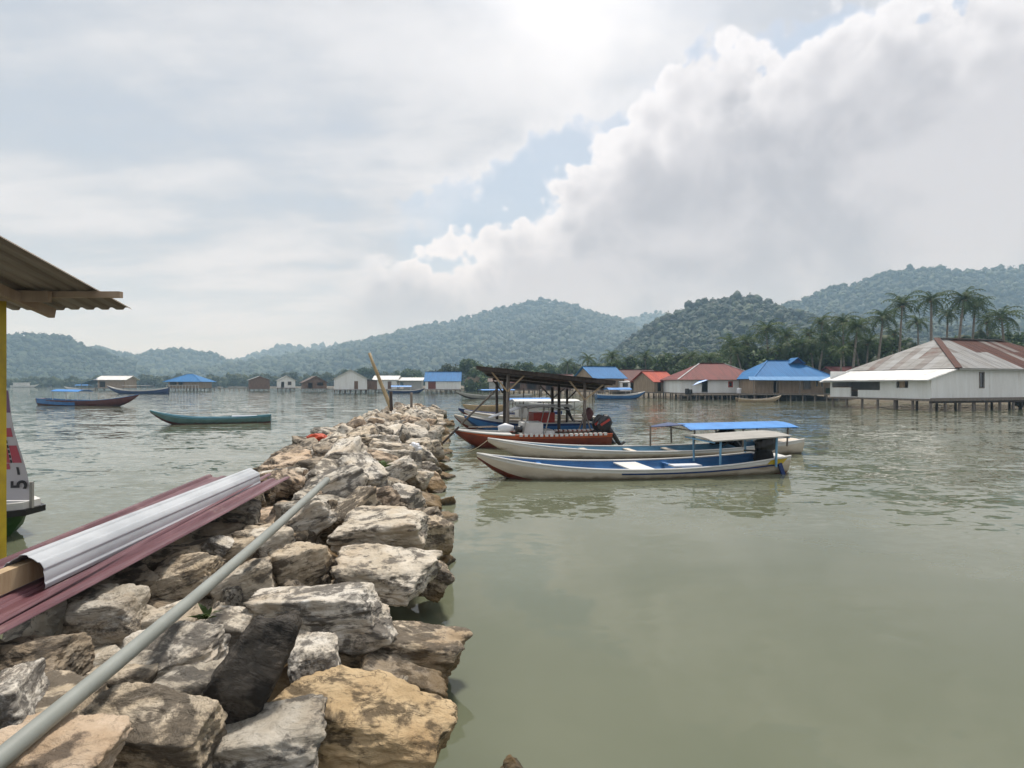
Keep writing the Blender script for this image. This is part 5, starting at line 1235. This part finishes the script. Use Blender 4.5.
n2_.links.new(kk, p_.inputs['Base Color']); p_.inputs['Roughness'].default_value = .35; p_.inputs['Specular IOR Level'].default_value = .5
def ribz(u, pitch=.19, h=.028):
    f = (u / pitch) % 1.0
    return h * min(1, max(0, (abs(f - .5) - .24) / .1)) 
def sheet(name, label, org, rz, rx, W_, L_, mat, bend=0.0, lift=0.0):
    m = MB(); nu = int(W_ / .0095); nl = 12
    rows = [[(u - W_ / 2, L_ * k / nl, ribz(u) + bend * math.sin(PI * k / nl) + lift * ((u - W_ / 2) / W_) ** 2) for u in [W_ * q / nu for q in range(nu + 1)]] for k in range(nl + 1)]
    m.grid(rows); m.grid([[(q[0], q[1], q[2] - .004) for q in r] for r in rows])
    m.grid([rows[0], [(q[0], q[1], q[2] - .004) for q in rows[0]]])
    o = m.build(name, MT[mat], None, False); o.location = org; o.rotation_euler = (rx, 0, rz); tag(o, label, 'roofing sheet'); return o
sheet('roofing_sheet', 'maroon corrugated roofing sheet, upper one under the pale bent sheet', (-2.88, 1.0, .985), R(3.7), R(.55), .80, 6.25, 'maroon_sheet', -.02, .12)
sheet('roofing_sheet', 'maroon corrugated roofing sheet, lower one jutting out at the far left', (-2.98, 1.3, .93), R(6.0), R(1.0), .80, 6.2, 'maroon_sheet', .0, .15)
# pale sheet bent into a long arch
mb = MB(); R0 = .13; nl = 10; LL = 3.55
rows = []
for k in range(nl + 1):
    r = []
    for q in range(97):
        f = q / 96; an = PI * (1.12 - 1.24 * f); rr = R0 + ribz(f * .76, .19, .010)
        r.append((math.cos(an) * rr * .98, LL * k / nl, .055 + math.sin(an) * rr * (1.12 - .08 * k / nl)))
    rows.append(r)
mb.grid(rows); mb.grid([[(q[0] * .985, q[1], q[2] - .004) for q in r] for r in rows]); mb.grid([rows[0], [(q[0] * .985, q[1], q[2] - .004) for q in rows[0]]])
o = mb.build('bent_roofing_sheet', MT['pale_sheet'], None, False); o.location = (-3.06, 3.5, 1.02); o.rotation_euler = (R(.3), 0, R(3.9)); tag(o, 'pale grey corrugated sheet bent into a long arch on the maroon sheets', 'roofing sheet')
m = MB(); m.bar((0, 0, 0), (-.12, 2.6, .03), .075, .13); o = m.build('timber_beam', MT['pale_timber']); o.location = (-3.02, 1.7, 1.08); tag(o, 'raw timber beam poking out of the bent pale sheet', 'beam')
# litter and weeds
def crumple(name, label, pos, size, mat, cat, seed, flat=.6):
    V, F = blob(seed, 3, .5); V = V * np.array(size); o = put(name, fast_mesh(name, V, F, MT[mat], False), None, pos); tag(o, label, cat)
crumple('red_tarpaulin', 'crumpled orange-red tarpaulin on the left edge of the rocks', P(318, 438, 14.5), (.27, .2, .10), 'red_tarp', 'tarpaulin', 3)
crumple('plastic_bag', 'white plastic bag caught on the rocks', P(415, 448, 13.2), (.14, .12, .13), 'white_plastic', 'bag', 4)
def weed(label, pos, n_, h, name='weed'):
    m = MB()
    for k in range(n_):
        a = random.uniform(0, 6.28); l = h * random.uniform(.6, 1.1); up = random.uniform(.5, 1.1); d_ = Vector((math.cos(a), math.sin(a), 0)); s_ = Vector((-d_.y, d_.x, 0)) * l * .16
        p = [Vector((0, 0, 0)), d_ * l * .4 + Vector((0, 0, l * .5 * up)), d_ * l + Vector((0, 0, l * .62 * up))]
        m.add([p[0], p[1] - s_, p[2], p[1] + s_], [(0, 1, 2, 3)])
    o = m.build(name, MT['bright_leaf'], None, False, False); o.location = pos; tag(o, label, 'weed')
weed('small green weed growing between rocks beside the grey pipe', P(207, 619, 3.62), 16, .11)
weed('tuft of green weed on the rocks below the white bag', P(383, 468, 10.3), 26, .22)

# ================================================================== HUT AND BOAT AT THE LEFT EDGE
t = thing('waterside_hut', 'waterside hut with corrugated roof and yellow post at the left edge', 'hut', (-7, 6, 0))
o3 = Vector((-7, 6, 0))
pitch = math.atan2(.47, 1.93); xr = -5.10; ye = 7.5; ze = 3.30
corrug('hut_roof', (.30, .26, .22), (.20, .17, .14), (.10, .055, .03), 50, 0, .56, .7, .6)
def roof_sheet(x1, W_, lift):
    m = MB(); nu = int(W_ / .012); rows = []
    for k in range(9):
        f = k / 8 * 5.6; rows.append([(x1 - W_ + u - o3.x, ye - f * math.cos(pitch) - o3.y, ze + f * math.sin(pitch) + ribz(u, .2, .03) + lift) for u in [W_ * q / nu for q in range(nu + 1)]])
    m.grid(rows); m.grid([[(q[0], q[1], q[2] - .004) for q in r] for r in rows]); m.grid([rows[0], [(q[0], q[1], q[2] - .004) for q in rows[0]]])
    m.grid([[r[-1] for r in rows], [(r[-1][0], r[-1][1], r[-1][2] - .004) for r in rows]])
    m.build('roof_sheet', MT['hut_roof'], t, False)
for k in range(5): roof_sheet(xr - k * .80, .86, .0 - .006 * (k % 2))
for f, over in ((.62, .28), (2.6, .1), (4.6, .1)):
    yy = ye - f * math.cos(pitch); zz_ = ze + f * math.sin(pitch) - .045
    m = MB(); m.bar(Vector((xr - 4.2, yy, zz_)) - o3, Vector((xr + over, yy, zz_)) - o3, .06, .075); m.build('purlin', MT['tan_wall'], t)
m = MB(); m.bar(Vector((-6.0, 7.3, 3.22)) - o3, Vector((-6.0, 2.2, 3.22 + 5.1 * math.tan(pitch))) - o3, .08, .12); m.build('rafter', MT['tan_wall'], t)
for (x, y_) in ((-6.325, 6.9), (-8.6, 6.9), (-6.0, 2.6), (-8.6, 2.6)):
    zt = ze + (ye - y_) * math.tan(pitch) - .12
    m = MB(); m.box(Vector((x, y_, (zt - .8) / 2)) - o3, (.09, .09, zt + .8)); m.build('post', MT['yellow_paint'], t)
m = MB(); m.bar(Vector((-6.9, 6.84, 3.40)) - o3, Vector((-5.62, 6.80, 3.36)) - o3, .05, .13); m.build('beam_splice', MT['tan_wall'], t)
m = MB(); m.box(Vector((-7.95, 4.7, .62)) - o3, (2.9, 4.6, .08)); m.build('deck', MT['grey_timber'], t)
# floating stage boat with banner
t = thing('banner_boat', 'dark green boat with white deck and printed banner beside the hut', 'boat', (-8.08, 8.5, 0), 0, 'boats on the bay')
o3 = Vector((-8.08, 8.5, 0))
def loft(name, secs, mat):
    m = MB(); m.grid(secs); m.add(secs[0], [tuple(range(len(secs[0])))]); m.add(secs[-1], [tuple(range(len(secs[-1])))]); m.build(name, MT[mat], t)
se = []
for x, w_, zb in ((-3.0, .75, -.3), (-1.0, .75, -.3), (.0, .62, -.3), (.42, .4, -.15), (.70, .16, .22)): se.append([(x, -w_, .42), (x - .05, -w_ * .8, zb + .25), (x - .08, 0, zb), (x - .05, w_ * .8, zb + .25), (x, w_, .42), (x, -w_, .42)])
loft('hull', se, 'dark_green_hull')
m = MB(); m.slab([(-3.0, -.82, .53), (.05, -.70, .53), (.78, -.16, .53), (.78, .16, .53), (.05, .70, .53), (-3.0, .82, .53)], .10); m.build('deck', MT['white_paint'], t)
m = MB(); m.slab([(-3.0, -.86, .43), (.08, -.74, .43), (.84, -.18, .43), (.84, .18, .43), (.08, .74, .43), (-3.0, .86, .43)], .09); m.build('rubbing_strake', MT['black_plastic'], t)
m = MB(); m.box((.82, -.05, .62), (.04, .04, .4)); m.build('bollard', MT['grey_board'], t)
# banner stretched from the hut corner down to the deck
A_, B_, C2 = Vector((-.05, -.02, 2.20)), Vector((-.30, -.05, .54)), Vector((.79, -.02, .54))
def bp(u, v, off=.0):      # u across 0..1 (post to slanting edge), v from the deck up
    l = B_.lerp(A_, v); e = C2.lerp(A_ + Vector((.48, 0, 0)), v); q = l.lerp(e, u); return q + Vector((0, -.012 - off + .03 * math.sin(v * 7) * u, 0))
def patch(name, u0, u1, v0, v1, mat, par, off):
    m = MB(); m.grid([[bp(u0 + (u1 - u0) * i / 5, v0 + (v1 - v0) * j / 8, off) for i in range(6)] for j in range(9)]); m.build(name, MT[mat], par, True, False)
    return bpy.context.scene.objects[-1] if False else None
m = MB(); g0 = [[bp(i / 6, j / 16) for i in range(7)] for j in range(17)]; m.grid(g0); m.grid([[q + Vector((0, .006, 0)) for q in r] for r in g0]); bn = m.build('banner', MT['banner_white'], t, True)
patch('purple_band', .0, 1, .80, 1, 'banner_purple', bn, .004)
patch('red_print', .40, .78, .34, .56, 'banner_red', bn, .004); patch('red_print', .82, .97, .34, .50, 'banner_red', bn, .004); patch('red_print', .60, .76, .28, .335, 'banner_red', bn, .004); patch('red_print', .4, .95, .58, .66, 'banner_red', bn, .004)
for k in range(9):
    v0 = .34 + k * .045; patch('print_line', .785, .815, v0, v0 + .03, 'print_black', bn, .006)
patch('print_line', .86, .90, .23, .30, 'print_black', bn, .006)
cu = bpy.data.curves.new('figure_five', 'FONT'); cu.body = '5'; cu.size = .30; cu.extrude = .002; cu.offset = .006
fo_ = bpy.data.objects.new('figure_five', cu); COL.objects.link(fo_); dg = bpy.context.evaluated_depsgraph_get(); me5 = bpy.data.meshes.new_from_object(fo_.evaluated_get(dg)); bpy.data.objects.remove(fo_)
me5.materials.clear(); me5.materials.append(MT['print_black'])
o = put('figure_five', me5, bn, bp(.97, .10, .016), None); o.rotation_euler = Euler((R(90), R(-90), R(10)), 'XYZ')

# ================================================================== PALMS AND TREES ON THE SHORE
def frond(mb, az0, lift, Lf, seed, att):
    r_ = random.Random(seed); n = 9; d_ = Vector((math.cos(az0), math.sin(az0), 0)); sd = Vector((-d_.y, d_.x, 0))
    pts = []; a = lift; p = Vector((0, 0, 0))
    for k in range(n + 1):
        pts.append(p.copy()); a -= (1.15 + .5 * r_.random()) * .085 * (1 + k * .16); p = p + (d_ * math.cos(a) + Vector((0, 0, math.sin(a)))) * (Lf / n)
    val = r_.random()
    for k in range(n):
        a_, b_ = pts[k], pts[k + 1]; wl = Lf * .20 * math.sin(PI * min(.97, (k + .9) / (n + .6))) + .12
        for s in (-1, 1):
            for h in (0, .5):
                q = a_.lerp(b_, h); q2 = a_.lerp(b_, h + .36); tip = q.lerp(b_, .9) + sd * s * wl * r_.uniform(.8, 1.05) + Vector((0, 0, -wl * r_.uniform(.15, .55)))
                mb.add([q, q2, tip], [(0, 1, 2)]); att.extend([val] * 3)
    mb.tube(pts, [.05 * (1 - k / (n + 1)) + .012 for k in range(n + 1)], 4, cap=False); att.extend([.7] * (4 * (n + 1)))
def palm_crown(seed, nf=24, Lf=3.6):
    r_ = random.Random(seed); mb = MB(); att = []
    for k in range(nf):
        az0 = k * 2.399 + r_.uniform(-.2, .2); lift = 1.35 - 1.7 * (k / nf) + r_.uniform(-.15, .15)
        frond(mb, az0, lift, Lf * r_.uniform(.85, 1.1), seed * 100 + k, att)
    me = mb.mesh('crown', MT['palm_leaf'], False, False)
    a = me.attributes.new('vary', 'FLOAT', 'POINT'); a.data.foreach_set('value', att); return me
CROWNS = [palm_crown(k + 1, 22 + 3 * (k % 3), 2.9 + .3 * (k % 3)) for k in range(7)]
ORD = ['first', 'second', 'third', 'fourth', 'fifth', 'sixth', 'seventh', 'eighth', 'ninth', 'tenth', 'eleventh', 'twelfth', 'thirteenth', 'fourteenth', 'fifteenth', 'sixteenth', 'seventeenth', 'eighteenth', 'nineteenth', 'twentieth']
def palm(px, py, D, label, s=1.0, lean=0.0):
    c = P(px, py, D); bx = c.x + lean
    t = thing('coconut_palm', label, 'palm tree', (bx, D, .6), 0, 'coconut palms behind the village')
    top = Vector((c.x - bx, random.uniform(-.4, .4), c.z - .6)); m = MB(); n = 9
    pts = [Vector((top.x * (k / n) ** 1.6, top.y * k / n, top.z * k / n - (1.2 if k == 0 else 0))) for k in range(n + 1)]
    m.tube(pts, [(.24 - .11 * k / n) * s + (.06 if k == 0 else 0) for k in range(n + 1)], 7); m.build('trunk', MT['palm_trunk'], t, True)
    o = put('crown', random.choice(CROWNS), t, top, (random.uniform(-.12, .12), random.uniform(-.12, .12), random.uniform(0, 6.28))); q = s * random.uniform(.92, 1.2); o.scale = (q, q, q * random.uniform(.9, 1.15))
    m = MB()
    for k in range(5): a = k * 1.25; m.tube([top + Vector((math.cos(a) * .22, math.sin(a) * .22, -.1)), top + Vector((math.cos(a) * .26, math.sin(a) * .26, -.25)), top + Vector((math.cos(a) * .24, math.sin(a) * .24, -.42))], [.06, .13, .05], 6)
    m.build('coconuts', MT['bamboo'], t, True)['kind'] = 'stuff'
BIG = [(902, 305, 88, .9, -.6), (882, 318, 86, .95, -.9), (931, 300, 90, 1.15, 0), (948, 314, 94, 1.0, -.4), (963, 299, 90, 1.12, -1.2), (975, 305, 93, 1.05, -.8), (1003, 317, 88, 1.0, .6), (917, 322, 97, .85, .3), (895, 333, 95, .8, -.3), (987, 322, 99, .85, .3), (857, 327, 86, .95, -.8), (843, 322, 92, .85, .2), (821, 322, 96, .9, .3)]
for i, (px, py, D, s, ln) in enumerate(sorted(BIG)): palm(px, py, D, f'tall coconut palm, {ORD[i]} from left of those behind the big white house', s, ln)
MID = [(787, 336, 96, .95), (767, 330, 100, 1.0), (800, 345, 92, .9), (824, 341, 90, .9), (842, 351, 84, .85), (748, 343, 98, .95), (730, 345, 100, .95), (868, 343, 90, .8), (778, 350, 95, .8), (737, 353, 96, .8), (757, 352, 97, .85), (790, 352, 93, .8), (812, 352, 91, .85), (833, 334, 97, .9), (855, 345, 92, .85), (809, 333, 99, .9)]
for i, (px, py, D, s) in enumerate(sorted(MID)): palm(px, py, D, f'coconut palm behind the blue hip roof, {ORD[i]} from left of the shorter cluster', s, random.uniform(-1.5, 1.5))
LOW = [(568, 364, 150, 1.0), (588, 359, 140, 1.0), (612, 357, 132, 1.05), (628, 361, 128, .9), (645, 358, 130, 1.0), (667, 358, 122, .95), (690, 357, 112, .9), (710, 360, 110, .9)]
for i, (px, py, D, s) in enumerate(sorted(LOW)): palm(px, py, D, f'short coconut palm behind the red roofs, {ORD[i]} from left of the low row', s, random.uniform(-.5, .5))

def tree(px, ptop, D, wpx, label, leaf='tree_leaf', seed=1):
    global rng
    r_ = random.Random(seed); sc = D / FPX; ht = EYE - (ptop - 384) * sc - .6; wd = wpx * sc / 2
    t = thing('broadleaf_tree', label, 'tree', ((px - 512) * sc, D, .6), 0, 'broadleaf trees on the shore')
    lobes = [(r_.uniform(-.7, .7) * wd, r_.uniform(-.6, .6) * wd, ht - wd * .5 * r_.uniform(.9, 2.4), wd * r_.uniform(.36, .58)) for _ in range(11)] + [(0, 0, ht - wd * .42, wd * .42)]
    m = MB(); m.tube([(0, 0, -1), (.1, 0, ht * .3), (0, .1, ht * .6)], [.28, .2, .12], 7)
    for l in lobes[:6]: m.tube([(0.05, .05, ht * .35), (l[0] * .6, l[1] * .6, (ht * .35 + l[2]) / 2 + .3), l[:3]], [.13, .08, .03], 5)
    m.build('trunk', MT['tree_trunk'], t, True)
    V, F, A = leaf_quads(np.array([l[:3] for l in lobes]), np.array([l[3] for l in lobes]), 260, .26 * max(1, D / 130), .8, .35)
    put('crown', fast_mesh('crown', V, F, MT[leaf], False, A), t)
TREES = [(345, 368, 340, 26), (365, 366, 340, 22), (408, 367, 300, 28), (447, 362, 210, 30), (470, 358, 200, 24), (489, 364, 195, 22), (505, 362, 190, 26), (527, 360, 185, 28), (548, 362, 180, 24), (575, 361, 170, 30), (601, 362, 150, 26), (655, 356, 138, 32), (680, 352, 132, 30), (705, 350, 126, 34), (1012, 330, 100, 40), (990, 335, 98, 34)]
for i, (px, pt, D, wp) in enumerate(TREES):
    tree(px, pt, D, wp, f'rounded green broadleaf tree behind the houses, {ORD[i]} from left in its row' if i < 14 else ('dark tree at the right edge above the big white roof' if i == 14 else 'dark tree left of the edge tree above the big white roof'), 'tree_leaf' if i % 3 else 'mangrove_leaf', 50 + i)
